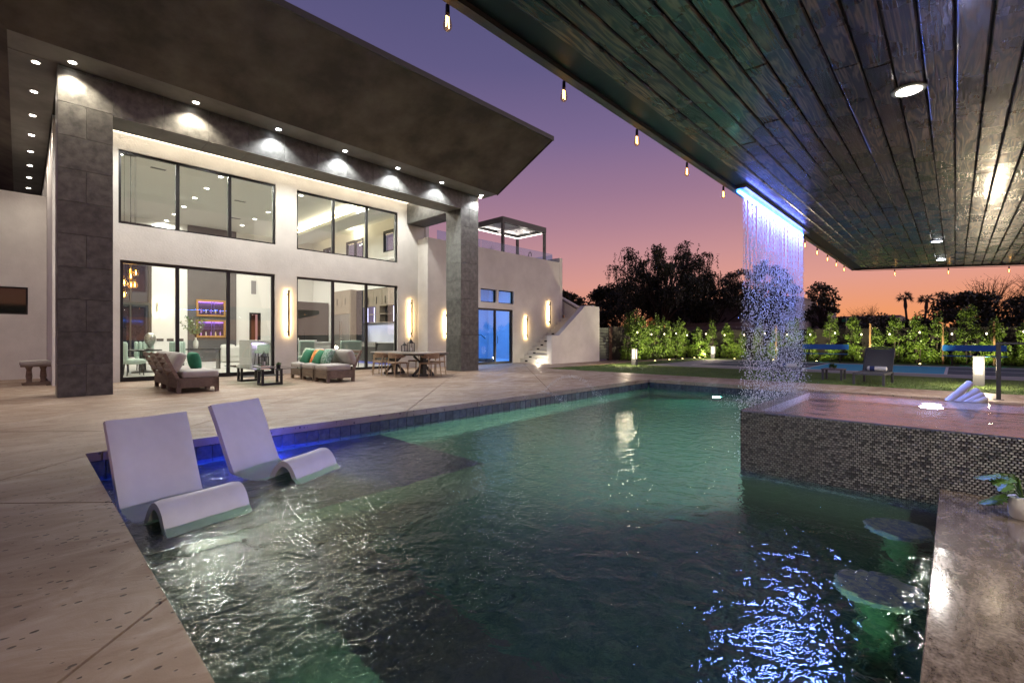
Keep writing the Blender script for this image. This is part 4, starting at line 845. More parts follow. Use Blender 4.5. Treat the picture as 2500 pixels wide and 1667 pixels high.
def jet(x0, y0, x1, y1, hh, n, lb):
    global dm
    dm = MB()
    for k in range(n):
        q = rr.random(); s = .01+.035*q
        x, y, z = x0+(x1-x0)*q+rr.gauss(0,s), y0+(y1-y0)*q+rr.gauss(0,s), 4*hh*q*(1-q)+(ZW-.0)*q*q+rr.gauss(0,s*.7)
        if z < -.005 and y > PY1-.03: continue
        drop(x, y, max(z,ZW+.005), rr.uniform(.0022,.0045), rr.uniform(.003,.008))
    for k in range(n//3): drop(x1+rr.gauss(0,.16), y1+rr.gauss(0,.1), ZW+abs(rr.gauss(0,.03))+.004, rr.uniform(.0015,.003), .004)
    o_ = dm.build('deck_jet_spray', drop_m); o_['kind'] = 'stuff'; tag(o_, lb, 'water')
jet(7.55,6.25,8.55,5.45,.36,700,'arcing spray of a deck jet falling into the pool')
jet(7.2,6.15,7.5,5.6,.05,260,'low spray of water spilling over the pool edge')
n_ = thing('deck_jet', 'small round metal water jet set in the deck by the pool edge', 'water jet', (7.55,6.27,0)); MB().lathe([(.05,.001),(.05,.006),(.02,.010)],16).build('nozzle', steel, n_, True)

# ------------------------------------------------------------------ raised spa with mosaic walls
SX0,SX1,SY0,SY1 = 5.08,7.58,-1.9,1.6
spa = thing('raised_spa', 'raised overflowing spa clad in grey mosaic tile', 'spa', (0,0,0))
cb_ = MB(); th = .16
cb_.box(SX0+.012,SX0+th,SY0,SY1-.012,-1.44,SPA_Z-.012); cb_.box(SX1-th,SX1-.012,SY0,SY1-.012,-1.44,SPA_Z-.012); cb_.box(SX0+th,SX1-th,SY1-th,SY1-.012,-1.44,SPA_Z-.012); cb_.box(SX0+th,SX1-th,SY0,SY0+th,-1.44,SPA_Z-.012); cb_.box(SX0+th,SX1-th,SY0+th,SY1-th,-1.44,-.42)
cb_.build('shell', M('spa_plaster', (.30,.31,.33), .8), spa); gb = MB(); gb.box(SX0+.0105,SX0+.0119,SY0,SY1-.0119,-1.4,SPA_Z-.013); gb.box(SX0+.0105,SX1-.012,SY1-.0119,SY1-.0105,-1.4,SPA_Z-.013); gb.build('grout', M('dark_grout', (.10,.10,.105), .9), spa)
sxm = []
mos = [M('mosaic%d'%k, c_, .28, spec=.6) for k,c_ in enumerate(((.36,.38,.39),(.29,.305,.32),(.17,.185,.215),(.10,.107,.13),(.24,.25,.255)))]
mm = MB(); tw, thh = .030, .0205
def mosaic(fn, L_, H):
    rows = int(H/thh); 
    for r in range(rows):
        n = int(L_/tw)
        for k in range(n):
            a = k*tw + (r%2)*tw/2 + .0022; b = a+tw-.0044; z = -.46+r*thh
            if b > L_: b = L_
            if b-a < .006: continue
            mm.mi = rr.choices(range(5),(34,22,14,14,16))[0]
            c_ = .0045; z0, z1 = z+.0018, z+thh-.0018; e = rr.uniform(.0,.0012)
            pts = [fn(a,z0,.0),fn(b,z0,.0),fn(b,z1,.0),fn(a,z1,.0),fn(a+c_,z0+.003,.008+e),fn(b-c_,z0+.003,.008+e),fn(b-c_,z1-.003,.008+e),fn(a+c_,z1-.003,.008+e)]
            mm.add(pts, [(4,5,6,7),(0,1,5,4),(1,2,6,5),(2,3,7,6),(3,0,4,7)])
mosaic(lambda a,z,e: (SX0+.0115-e, SY1-a, z), SY1+1.4, .83)
mosaic(lambda a,z,e: (SX0+a, SY1-.0115+e, z), SX1-SX0, .83)
mm.mi = 0
mm.fix = True
o = mm.build('mosaic_tiles', mos, spa); o['kind'] = 'stuff'
sw_ = MB(); nx, ny = 2, 2
sw_.box(SX0+.004,SX1-.004,SY0+.004,SY1-.004,-.40,SPA_Z+.001); sw_.build('spa_water', spa_water_m, spa)
sp_l = thing('spa_light', 'round white light glowing under the spa water', 'pool light', (7.39,.2,.05)); o = MB().lathe([(.09,-.01),(.09,.012),(.06,.02)],18).build('lens', EM('spa_lens', (.8,.85,1), 6), sp_l, True); o.rotation_euler = (0,-PI/2,0); o = MB().lathe([(.115,-.012),(.115,.005),(.091,.008)],18).build('trim_ring', steel, sp_l, True); o.rotation_euler = (0,-PI/2,0)
light('spa_lamp', 'POINT', (-.25,0,-.05), 110, (.55,.5,1), sp_l, shadow_soft_size=.1)
for k,(p,q) in enumerate((((7.70,.05,.36),(7.80,-.14,.585)),((7.71,-.04,.36),(7.80,-.20,.50)),((7.72,-.12,.36),(7.80,-.235,.455)),((7.73,-.19,.36),(7.80,-.262,.405)))):
    t_ = thing('foam_roll', 'white round foam roll leaning at the far end of the spa', 'pool float', p, 0, 'white foam rolls by the spa')
    d = Vector(q)-Vector(p); n = d.normalized(); L_ = d.length
    MB().tube([n*(-.3),n*(-.28),n*(L_-.02),n*(L_-.006),n*L_],[.03,.039,.039,.034,.02],18).build('roll', M('foam%d'%k, (.74,.72,.69), .8), t_, True)

# ------------------------------------------------------------------ swim-up bar
CZ = -.10
bar = thing('bar_counter', 'polished brown granite swim-up bar counter', 'counter', (0,0,0))
MB().cbox(.44,5.075,-1.0,.09,CZ-.035,CZ,.004).build('countertop', granite, bar)
MB().box(.44,5.06,-.30,-.055,-1.44,CZ-.036).build('bar_wall', pool_finish, bar)
MB().box(.44,5.06,-3.0,-.301,-1.2,-1.1).build('sunken_kitchen_floor', deck_m, kind='structure')
pp = thing('potted_monstera', 'white ribbed pot with green monstera leaves on the bar counter', 'plant', (4.62,-.33,CZ))
MB().lathe([(.055,0),(.07,.02),(.075,.12),(.072,.14),(.06,.14)],24).build('pot', pot_white, pp, True); stems = MB(); lv_ = MB()
for k in range(17):
    a = rnd.uniform(0,2*PI); rr_ = rnd.uniform(.07,.18); hz = rnd.uniform(.10,.30); tip = Vector((math.cos(a)*rr_,math.sin(a)*rr_,hz)); stems.tube([(0,0,.12),(tip.x*.4,tip.y*.4,hz*.9+.03),tip],.004,5)
    nrm = Vector((math.cos(a)*.6,math.sin(a)*.6,.8)).normalized(); d = Vector((math.cos(a),math.sin(a),-.5)).normalized(); s2 = d.cross(nrm).normalized(); L_ = rnd.uniform(.08,.13)
    pts = [tip]; 
    for side in (1,-1):
        seq = [(0,.25),(.15,.55),(.28,.3),(.4,.62),(.5,.3),(.6,.55),(.7,.25),(.82,.38),(1,0)]
        P = [tip + d*(L_*u) + s2*(side*L_*v*.9) + nrm*(-.02*v) for u,v in seq]; lv_.add([tip]+P, [tuple(range(len(P)+1)) if side > 0 else tuple(range(len(P)+1))[::-1]])
stems.build('stems', plant_leaf, pp); lv_.build('leaves', plant_leaf, pp)
pc = thing('white_cup', 'small white cup beside the potted plant on the bar counter', 'cup', (4.42,-.42,CZ)); MB().lathe([(.03,0),(.035,.01),(.04,.09),(.036,.09),(.032,.015)],18).build('cup', pot_white, pc, True)
for k,(x,y) in enumerate(((4.5,.30),(3.38,.32))):
    t_ = thing('pool_stool', 'round tiled underwater stool '+('closest to the spa wall' if k == 0 else 'beside the middle of the bar counter'), 'stool', (x,y,-1.45))
    MB().lathe([(.19,.93),(.205,.945),(.205,1.0),(.195,1.01)],28).build('seat', M('stool_tile%d'%k, (.20,.25,.36), .5, col2=(.42,.44,.38), vscale=26, vlo=.45, vhi=.55, detail=2), t_, True); MB().lathe([(.12,0),(.10,.1),(.09,.93)],16).build('post', pool_finish, t_, True)

# ------------------------------------------------------------------ ledge loungers in the water
prof = [(.98,.43),(.90,.26),(.82,.07),(.74,-.12),(.66,-.28),(.57,-.365),(.47,-.39),(.37,-.35),(.28,-.25),(.20,-.13),(.12,-.075),(.04,-.085),(-.03,-.15),(-.08,-.26),(-.12,-.385)]
def smooth_prof(p, n=4):
    out = []
    for i in range(len(p)-1):
        p0,p1,p2,p3 = p[max(i-1,0)],p[i],p[i+1],p[min(i+2,len(p)-1)]
        for k in range(n):
            t = k/n; out.append(tuple(.5*((2*p1[j])+(-p0[j]+p2[j])*t+(2*p0[j]-5*p1[j]+4*p2[j]-p3[j])*t*t+(-p0[j]+3*p1[j]-3*p2[j]+p3[j])*t**3) for j in (0,1)))
    return out+[p[-1]]
SP = smooth_prof(prof)
def ledge_lounger(loc, rz, lb):
    t_ = thing('ledge_lounger', lb, 'pool lounger', loc, rz); mb = MB(); W = .30; nx = 12; npf = len(SP); th = .062
    nrm = []
    for i in range(npf):
        a, b = SP[max(i-1,0)], SP[min(i+1,npf-1)]; d = Vector((b[0]-a[0],b[1]-a[1])).normalized(); nrm.append(Vector((-d.y,d.x)))
    for layer in (0,1):
        for i in range(npf):
            for k in range(nx+1):
                u = -1+2*k/nx; dish = .022*(1-u*u) if i < npf*.55 else .006*(1-u*u); e = (0 if layer == 0 else th)
                edge = .012*max(0,abs(u)-.86)/.14
                q = nrm[i]*e if layer else nrm[i]*edge; off = nrm[i]*(dish if layer == 0 else 0)
                mb.v.append((u*W, SP[i][0]+q.x+off.x, SP[i][1]+q.y+off.y))
    st_ = npf*(nx+1)
    for i in range(npf-1):
        for k in range(nx):
            a = i*(nx+1)+k; mb.f.append((a,a+1,a+nx+2,a+nx+1)); mb.f.append((st_+a,st_+a+nx+1,st_+a+nx+2,st_+a+1)); mb.m += [0,0]
        for k in (0,nx):
            a = i*(nx+1)+k; mb.f.append((a,a+nx+1,st_+a+nx+1,st_+a)); mb.m.append(0)
    for i in (0,npf-1):
        for k in range(nx):
            a = i*(nx+1)+k; mb.f.append((a,a+1,st_+a+1,st_+a)); mb.m.append(0)
    mb.fix = True; mb.build('shell', white_plastic, t_, True)
    MB().box(-W+.05,W-.05,.36,.58,-.46,-.42).build('foot_pad', white_plastic, t_)
ledge_lounger((.98,4.16,0), R(12), 'white moulded lounger in the pool closest to the deck corner')
ledge_lounger((2.06,4.76,0), R(27), 'white moulded lounger in the pool beside the glowing blue wall')
# ------------------------------------------------------------------ patio furniture
def sofa_module(loc, rz, lb, grp):
    # seat faces local +x; module is .75 deep (x) and .73 wide (y)
    t_ = thing('patio_sofa_module', lb, 'outdoor sofa', loc, rz, grp)
    MB().cbox(0,.74,-.36,.36,.10,.30,.008).build('base_frame', teak_y, t_)
    for x in (.035,.705):
        for y in (-.325,.325): MB().box(x-.035,x+.035,y-.035,y+.035,0,.302).build('leg', teak_y, t_)
    MB().cushion(.42,0,.37,.66,.70,.15,.05,.025).build('seat_cushion', canvas, t_, 2)
    for y in (-.31,.31): MB().bar((.03,y,.28),(-.20,y,.80),.055,.05,(0,1,0)).build('back_post', teak, t_)
    for k in range(5):
        q = .12+.2*k; x = .03-.23*q; z = .28+.52*q; MB().bar((x-.01,-.34,z),(x-.01,.34,z),.018,.075,(.4,0,1)).build('back_slat', teak, t_)
    MB().cushion(.04,0,.62,.42,.68,.17,.07,.03,mat=Matrix.Rotation(R(-66),3,'Y')).build('back_cushion', canvas, t_, 2)
    return t_
for k,(y,lb) in enumerate(((11.66,'end module of the slatted back patio sofa beside the left tiled column'),(12.41,'middle module of the slatted back patio sofa beside the left tiled column'),(13.15,'house side module of the slatted back patio sofa beside the left tiled column'))):
    sofa_module((2.16,y,0), R(rnd.uniform(-1.5,1.5)), lb, 'patio sofa modules')
for k,(y,lb) in enumerate(((11.66,'end module of the patio sofa with coloured pillows'),(12.42,'middle module of the patio sofa with coloured pillows'),(13.2,'house side module of the patio sofa with coloured pillows'))):
    sofa_module((5.98,y,0), R(180+rnd.uniform(-1.5,1.5)), lb, 'patio sofa modules')
def pillow(loc, rot, mat, lb, s=.42):
    t_ = MB().cushion(0,0,0,s,s,.13,.05,.05).build('throw_pillow', mat, None, 2, loc=loc); t_.rotation_euler = rot; tag(t_, lb, 'pillow')
pg_m = M('emerald', (.015,.13,.065), .8, col2=(.02,.17,.09), vscale=5); pl_m = M('leaf_print', (.30,.42,.34), .85, col2=(.10,.24,.15), vscale=22, vlo=.46, vhi=.54, detail=1); pw_m = M('green_white_print', (.55,.6,.48), .85, col2=(.22,.4,.24), vscale=16, vlo=.44, vhi=.52, detail=1); po_m = M('orange_print', (.62,.10,.02), .8, col2=(.85,.55,.15), vscale=5, vlo=.42, vhi=.6)
pillow((2.60,11.95,.62), (R(6),R(78),R(10)), pg_m, 'emerald green pillow on the slatted back sofa', .38)
pillow((5.62,13.3,.63), (R(5),R(-66),R(8)), pw_m, 'pale green and white pillow at the far end of the right sofa')
pillow((5.48,13.0,.60), (R(8),R(-62),R(-6)), pg_m, 'large emerald pillow leaning on the pale printed one')
pillow((5.56,12.58,.61), (R(-8),R(-64),R(10)), po_m, 'orange and yellow printed pillow on the right sofa')
pillow((5.50,12.28,.60), (R(10),R(-60),R(-12)), M('emerald2', (.02,.16,.07), .8, col2=(.03,.2,.1), vscale=5), 'emerald pillow between the orange one and the leaf print one')
pillow((5.56,11.98,.62), (R(-4),R(-66),R(4)), pl_m, 'sage leaf print pillow closest to the end of the right sofa')
# coffee table
cf = thing('coffee_table', 'glass topped coffee table on black square leg frames', 'coffee table', (4.2,12.72,0))
MB().cbox(-.52,.52,-1.2,1.2,.385,.40,.004).build('glass_top', table_glass, cf)
for y in (-.78,.72):
    for x in (-.3,.12):
        f = MB(); f.box(x,x+.05,y-.16,y-.11,0,.383); f.box(x,x+.05,y+.11,y+.16,0,.383); f.box(x,x+.05,y-.11,y+.11,0,.05); f.box(x,x+.05,y-.11,y+.11,.333,.383); f.build('leg_frame', black_metal, cf)
    MB().box(-.249,.119,y-.16,y-.11,0.001,.05).build('stretcher', black_metal, cf)
tr_ = thing('tray', 'thin pale tray on the glass coffee table', 'tray', (4.22,12.5,.4)); MB().cbox(-.2,.2,-.3,.3,.001,.02,.005).build('tray_base', M('tray_m', (.45,.44,.42), .3), tr_); MB().box(-.2,.2,-.3,-.285,.021,.04).build('rim', chrome, tr_)
def lantern(name, lb, loc, w, hh, rz=0):
    t_ = thing(name, lb, 'lantern', loc, rz); r = w/2
    MB().box(-r,r,-r,r,0,.02).build('base', black_metal, t_); MB().box(-r,r,-r,r,hh*.62,hh*.62+.015).build('top_plate', black_metal, t_)
    for a in (-1,1):
        for b in (-1,1): MB().box(a*(r-.012)-.009,a*(r-.012)+.009,b*(r-.012)-.009,b*(r-.012)+.009,.02,hh*.62).build('corner_post', black_metal, t_)
    for q in ((-1,0),(1,0),(0,-1),(0,1)): 
        if q[0]: MB().box(q[0]*(r-.012)-.004,q[0]*(r-.012)+.004,-.005,.005,.021,hh*.619).build('bar', black_metal, t_)
        else: MB().box(-.005,.005,q[1]*(r-.012)-.004,q[1]*(r-.012)+.004,.021,hh*.619).build('bar', black_metal, t_)
    MB().lathe([(r*1.05,hh*.64),(r*.55,hh*.8),(r*.2,hh*.9),(r*.18,hh*.93)],4).build('roof', black_metal, t_).rotation_euler = (0,0,PI/4)
    MB().tube([(0,r*.3*math.sin(q*PI/6-PI/2)*1.0,hh*.96+r*.3*math.cos(q*PI/6-PI/2)) for q in range(13)],.005,5).build('ring', black_metal, t_)
    MB().lathe([(r*.45,.021),(r*.45,hh*.3)],12).build('candle', white_paint, t_, True)
lantern('lantern', 'black peaked lantern on the glass coffee table', (4.2,12.55,.421), .17, .36, .3)
sp = thing('succulent_pot', 'small green plant in a black bowl on the coffee table', 'plant', (4.35,12.0,.4)); MB().lathe([(.04,0),(.055,.03),(.05,.07)],14).build('bowl', black_metal, sp, True); lm = MB()
for k in range(40):
    a = rnd.uniform(0,2*PI); e = rnd.uniform(.2,1.4); d = Vector((math.cos(a)*math.cos(e),math.sin(a)*math.cos(e),math.sin(e)))*rnd.uniform(.05,.1); s2 = d.orthogonal().normalized()*.012; c_ = Vector((0,0,.06)); lm.add([c_,c_+d*.6+s2,c_+d,c_+d*.6-s2],[(0,1,2,3)])
lm.build('leaves', plant_leaf, sp)
# dining table and chairs
dn = thing('dining_table', 'long patio dining table on black trestle pedestals', 'dining table', (8.17,12.1,0))
MB().cbox(-.56,.56,-1.25,1.3,.655,.70,.008).build('table_top', table_top_m, dn)
MB().box(-.5,.5,-1.19,1.24,.62,.654).build('apron', black_metal, dn)
for y in (-.75,.78):
    MB().box(-.07,.07,y-.07,y+.07,.06,.619).build('pedestal', black_metal, dn); MB().box(-.36,.36,y-.04,y+.04,0,.06).build('foot', black_metal, dn)
    for sg in (-1,1): MB().bar((sg*.33,y,.05),(sg*.05,y,.33),.06,.06,(0,1,0)).build('brace', black_metal, dn); MB().bar((sg*.33,y,.60),(sg*.05,y,.36),.05,.05,(0,1,0)).build('brace', black_metal, dn)
def rattan_chair(loc, rz, lb):
    # faces local +y
    t_ = thing('rattan_chair', lb, 'chair', loc, rz)
    MB().cushion(0,0,.40,.46,.44,.045,.02,.0).build('seat', rattan, t_, 2)
    for a,b,zt in ((-1,1,.41),(1,1,.41),(-1,-1,.60),(1,-1,.60)): MB().tube([(.235*a,.225*b,0),(.20*a,.19*b,.40),(.215*a,.17*b,zt)],[.012,.017,.015],8).build('leg', ash, t_, True)
    f = MB(); n = 22; W = []
    for k in range(n+1):
        a = R(-128)+R(256)*k/n; e = abs(a)/R(128); rr_ = .255; zt = .70-.10*e**2; zb = .56-.0*e-.03*(1-e); th_ = .016
        if e > .8: zb = zt-(zt-zb)*(1-(e-.8)/.2*.6)
        x, y = rr_*math.sin(a)*1.02, -rr_*math.cos(a)
        o_ = Vector((math.sin(a),-math.cos(a)))
        W.append([(x+o_.x*th_,y+o_.y*th_,zt-.012),(x,y,zt),(x-o_.x*th_,y-o_.y*th_,zt-.012),(x-o_.x*th_*.7-o_.x*.02,y-o_.y*th_*.7-o_.y*.02,zb),(x+o_.x*th_*.7-o_.x*.02,y+o_.y*th_*.7-o_.y*.02,zb)])
    for ring_ in W: f.v += ring_
    for k in range(n):
        for j in range(5): f.f.append((k*5+j,k*5+(j+1)%5,(k+1)*5+(j+1)%5,(k+1)*5+j)); f.m.append(0)
    for k in (0,n): f.f.append(tuple(k*5+j for j in range(5))); f.m.append(0)
    f.fix = True; f.build('wrap_back', rattan, t_, True)
for x,y,a,lb in ((7.62,12.62,-88,'woven rattan chair on the pool side of the dining table, nearer the sliding door'),(7.60,11.82,-94,'woven rattan chair on the pool side of the dining table, nearer its open end'),(8.14,10.98,4,'woven rattan chair at the open end of the dining table beside the tiled column'),(8.78,12.5,88,'woven rattan chair on the wall side of the dining table under the lanterns'),(8.80,11.6,93,'woven rattan chair on the wall side of the dining table nearest the column'),(8.05,13.42,178,'woven rattan chair at the house end of the dining table')):
    rattan_chair((x,y,0), R(a), lb)
lantern('lantern', 'smaller black lantern on the patio dining table', (8.25,12.45,.70), .15, .30, .2); lantern('lantern', 'taller black lantern on the patio dining table', (8.3,12.18,.70), .18, .42, -.1)
# pedestal ottoman by the left wall
ot = thing('pedestal_stool', 'small grey cushioned stool on two wooden pedestals by the courtyard wall', 'stool', (.27,16.1,0), R(2))
MB().cushion(0,0,.52,.56,.4,.12,.04,.01).build('cushion', canvas, ot, 2); MB().box(-.26,.26,-.18,.18,.43,.459).build('seat_board', teak, ot)
for x in (-.12,.12): MB().lathe([(.06,.06),(.045,.1),(.06,.2),(.045,.36),(.07,.43)],12,(x,0,0)).build('pedestal', teak, ot, True)
MB().box(-.24,.24,-.16,.16,0,.06).build('foot', teak, ot)
oc = thing('door_mat', 'thin dark mat lying at the left sliding door', 'mat', (5.0,14.95,.0)); MB().cbox(-.6,.5,-.25,.25,.002,.012,.003).build('mat', M('mat', (.05,.05,.055), .95), oc)
wo_ = thing('outdoor_outlet', 'small round outlet low on the wall beside the right column', 'outlet', (11.35,WY-.001,.25)); o = MB().lathe([(.04,0),(.04,.02),(.02,.03)],14).build('cover', steel, wo_, True); o.rotation_euler = (PI/2,0,0)

# ------------------------------------------------------------------ lawn furniture
def sun_lounger(loc, rz, lb):
    # foot end towards local -y (towards pool), head +y
    t_ = thing('sun_lounger', lb, 'sun lounger', loc, rz)
    for x in (-.29,.29):
        MB().bar((x,-.05,.28),(x,1.15,.28),.035,.05).build('side_rail', grey_metal, t_); MB().bar((x,1.12,.28),(x,1.55,.86),.035,.045,(0,1,0)).build('back_rail', grey_metal, t_)
        for y in (.0,1.25): MB().box(x-.025,x+.025,y-.025,y+.025,0,.28).build('leg', grey_metal, t_)
    MB().bar((-.29,-.05,.28),(.29,-.05,.28),.035,.05).build('end_rail', grey_metal, t_); MB().tube([(-.29,1.55,.86),(-.15,1.57,.89),(.15,1.57,.89),(.29,1.55,.86)],.02,8).build('head_rail', grey_metal, t_)
    sb_ = MB(); sb_.add([(-.27,-.03,.305),(.27,-.03,.305),(.27,1.12,.30),(-.27,1.12,.30),(-.27,-.03,.295),(.27,-.03,.295),(.27,1.12,.29),(-.27,1.12,.29)], [(4,5,6,7)[::-1],(0,1,2,3),(0,4,5,1),(1,5,6,2),(2,6,7,3),(3,7,4,0)]); sb_.build('seat_sling', sling, t_)
    bb = MB(); bb.add([(-.27,1.125,.31),(.27,1.125,.31),(.27,1.54,.86),(-.27,1.54,.86),(-.27,1.135,.30),(.27,1.135,.30),(.27,1.55,.85),(-.27,1.55,.85)], [(4,5,6,7)[::-1],(0,1,2,3),(0,4,5,1),(1,5,6,2),(2,6,7,3),(3,7,4,0)]); bb.build('back_sling', sling, t_)
    return t_
sun_lounger((14.12,1.52,-.03), R(-90-3), 'grey sling sun lounger on the lawn with towel, beside the low side table')
sun_lounger((14.3,3.35,-.03), R(-90+8), 'grey sling sun lounger on the lawn half hidden behind the falling water')
def towel(loc, rz, lb):
    t_ = thing('rolled_towel', lb, 'towel', loc, rz); o = MB().lathe([(.03,0),(.055,.015),(.06,.05),(.06,.36),(.055,.395),(.03,.41)],16,(0,0,0)).build('roll', white_fabric, t_, True); o.rotation_euler = (0,PI/2,0); o.location = (-.2,0,.06)
    o = MB().lathe([(.0615,0),(.0615,.1)],16).build('stripe', blue_fabric, t_, True); o.rotation_euler = (0,PI/2,0); o.location = (-.14,0,.06)
towel((15.15,1.46,.275), R(-92), 'rolled white towel with navy stripe on the nearer sling lounger'); towel((15.3,3.5,.275), R(-84), 'rolled white towel on the lounger behind the falling water')
st_ = thing('side_table', 'low grey metal side table between the two sling loungers', 'side table', (15.4,2.42,-.03)); MB().cbox(-.3,.3,-.25,.25,.285,.31,.006).build('top', grey_metal, st_)
for a in (-.26,.26):
    for b in (-.21,.21): MB().box(a-.025,a+.025,b-.025,b+.025,0,.284).build('leg', grey_metal, st_)
sp = thing('table_plant', 'small leafy green plant on the low side table', 'plant', (15.4,2.45,.28)); lm = MB()
for k in range(60):
    a = rnd.uniform(0,2*PI); e = rnd.uniform(.1,1.4); d = Vector((math.cos(a)*math.cos(e),math.sin(a)*math.cos(e),math.sin(e)))*rnd.uniform(.07,.16); s2 = d.orthogonal().normalized()*.025; c_ = Vector((0,0,.02)); lm.add([c_,c_+d*.6+s2,c_+d,c_+d*.6-s2],[(0,1,2,3)])
lm.build('leaves', plant_leaf, sp); MB().lathe([(.04,0),(.05,.05)],12).build('pot', pot_white, sp, True)
def bollard(loc, lb, pw_=85):
    t_ = thing('bollard_light', lb, 'garden light', loc)
    MB().box(-.1,.1,-.1,.1,0,.27).build('base', grey_metal, t_)
    for a in (-1,1):
        for b in (-1,1): MB().box(a*.085-.015,a*.085+.015,b*.085-.015,b*.085+.015,.27,.68).build('corner_post', grey_metal, t_)
    MB().box(-.1,.1,-.1,.1,.68,.71).build('cap', grey_metal, t_); MB().box(-.072,.072,-.072,.072,.271,.679).build('diffuser', EM('bollard_glow', (1,.82,.62), 1.9), t_)
    light('bollard_lamp', 'POINT', (-.75,0,.5), pw_, (1,.8,.55), t_, shadow_soft_size=.15)
bollard((15.9,-.41,-.03), 'square bollard light on the lawn beside the handrail'); bollard((18.2,10.0,-.03), 'square bollard light at the lawn corner near the hedge end'); bollard((27.2,10.0,-.03), 'square bollard light in front of the hedge corner')
def bench(loc, rz, lb):
    t_ = thing('bench', lb, 'bench', loc, rz); 
    MB().cbox(-.95,.95,-.22,.22,.40,.43,.008).build('seat', blue_mesh, t_); b_ = MB(); b_.bar((-.95,.27,.74),(.95,.27,.74),.03,.24,(0,.15,1)); b_.build('backrest', blue_mesh, t_)
    for x in (-.65,.65): MB().tube([(x,-.05,0),(x,-.05,.39)],.03,8).build('leg', dark_metal, t_); MB().tube([(x,.1,.39),(x,.24,.55),(x,.29,.74)],.022,8).build('back_support', dark_metal, t_)
bench((26.7,4.6,-.03), R(-90), 'blue metal bench beside the court, nearer the falling water'); bench((26.9,-.55,-.03), R(-90), 'blue metal bench behind the bollard light and handrail')
hr = thing('handrail', 'dark square steel handrail post by the pool steps', 'handrail', (12.19,-.57,0)); MB().box(-.03,.03,-.03,.03,.008,1.0).build('post', dark_metal, hr); MB().box(-.07,.07,-.07,.07,.0,.008).build('base_plate', dark_metal, hr); MB().bar((.0,.04,1.02),(-.1,-2.4,1.02),.05,.035).build('top_rail', dark_metal, hr); MB().box(-.13,-.07,-2.4,-2.34,.0,1.0).build('post', dark_metal, hr)
# ------------------------------------------------------------------ hedge, walls, trees, neighbours
def leafy(mb, c, n, rad, L0, L1, wr=.42, r_=rnd, droop=0):
    for k in range(n):
        d = Vector((r_.gauss(0,1),r_.gauss(0,1),r_.gauss(0,1))); d.normalize(); q = Vector(c)+Vector((d.x*rad[0],d.y*rad[1],d.z*rad[2]))*(r_.random()**.4)
        u = Vector((r_.uniform(-1,1),r_.uniform(-1,1),r_.uniform(-.4,1)-droop)).normalized()*r_.uniform(L0,L1); s2 = u.orthogonal().normalized(); s2.rotate(Matrix.Rotation(r_.uniform(0,6.28),3,u.normalized())); s2 *= u.length*wr
        b0 = len(mb.v); mb.v += [tuple(q),tuple(q+u*.5+s2),tuple(q+u),tuple(q+u*.5-s2)]; mb.f.append((b0,b0+1,b0+2,b0+3)); mb.m.append(0)
shrubs = []
for vv in range(5):
    r5 = random.Random(50+vv); cr_ = MB(); H = (1.75,1.95,1.6,2.05,1.5)[vv]; W = (.46,.5,.42,.48,.5)[vv]
    tk_ = MB(); 
    for k in range(3): a = k*2.1; tk_.tube([(.05*math.cos(a),.05*math.sin(a),0),(.1*math.cos(a),.1*math.sin(a),H*.4),(.05*math.cos(a+1),.05*math.sin(a+1),H*.85)],[.02,.015,.006],5)
    for k in range(46):
        q = r5.random(); z = .12+q*(H-.15); w_ = W*(1.0-.62*q**2.2)*r5.uniform(.55,1.0); a = r5.uniform(0,2*PI)
        leafy(cr_, (math.cos(a)*w_*.75,math.sin(a)*w_*.75,z), 46, (.15,.15,.13), .05,.10,.36,r5)
    for k in range(7): a = r5.uniform(0,6.28); leafy(cr_, (math.cos(a)*.1,math.sin(a)*.1,H+r5.uniform(-.12,.1)), 14, (.05,.05,.14), .05,.09,.33,r5)
    shrubs.append((cr_, tk_))
sh_mesh = []
def shrub(x, y, vv, s, rz, lb, grp):
    t_ = thing('hedge_shrub', lb, 'shrub', (x,y,-.1), rz, grp)
    if vv < 0: return
    cr_, tk_ = shrubs[vv]
    if isinstance(cr_, MB): a = cr_.build('crown', hedge_leaf, t_); b = tk_.build('trunk', bark, t_); shrubs[vv] = (a.data, b.data)
    else: piece('crown', cr_, t_); piece('trunk', tk_, t_)
    t_.scale = (s,s,s*rnd.uniform(.92,1.12))
r6 = random.Random(21)
n1 = 11
for k in range(n1): shrub(21.3+.68*k, 12.1+r6.uniform(-.12,.12), r6.randrange(5), r6.uniform(.95,1.2), r6.uniform(0,6.28), {0:'leafy green hedge shrub standing right beside the slat gate',n1-1:'last leafy shrub of the short row, at the hedge corner'}.get(k,'leafy green hedge shrub in the row running from the gate to the hedge corner'), 'shrubs of the short hedge row')
y = 11.3
while y > -6.5:
    shrub(28.3+r6.uniform(-.15,.15), y, r6.randrange(5), r6.uniform(.9,1.2), r6.uniform(0,6.28), ('leafy hedge shrub behind the dark left half of the court' if y > 5.6 else 'leafy hedge shrub right behind the blue bench nearer the falling water' if y > 3.6 else 'leafy hedge shrub behind the turquoise court panel between the two benches' if y > .5 else 'leafy hedge shrub right behind the blue bench by the bollard light' if y > -1.6 else 'leafy hedge shrub beyond the end of the far bench'), 'shrubs of the long hedge row'); y -= r6.uniform(.62,.98)
up_m = EM('uplight_lens', (1,.8,.3), 20)
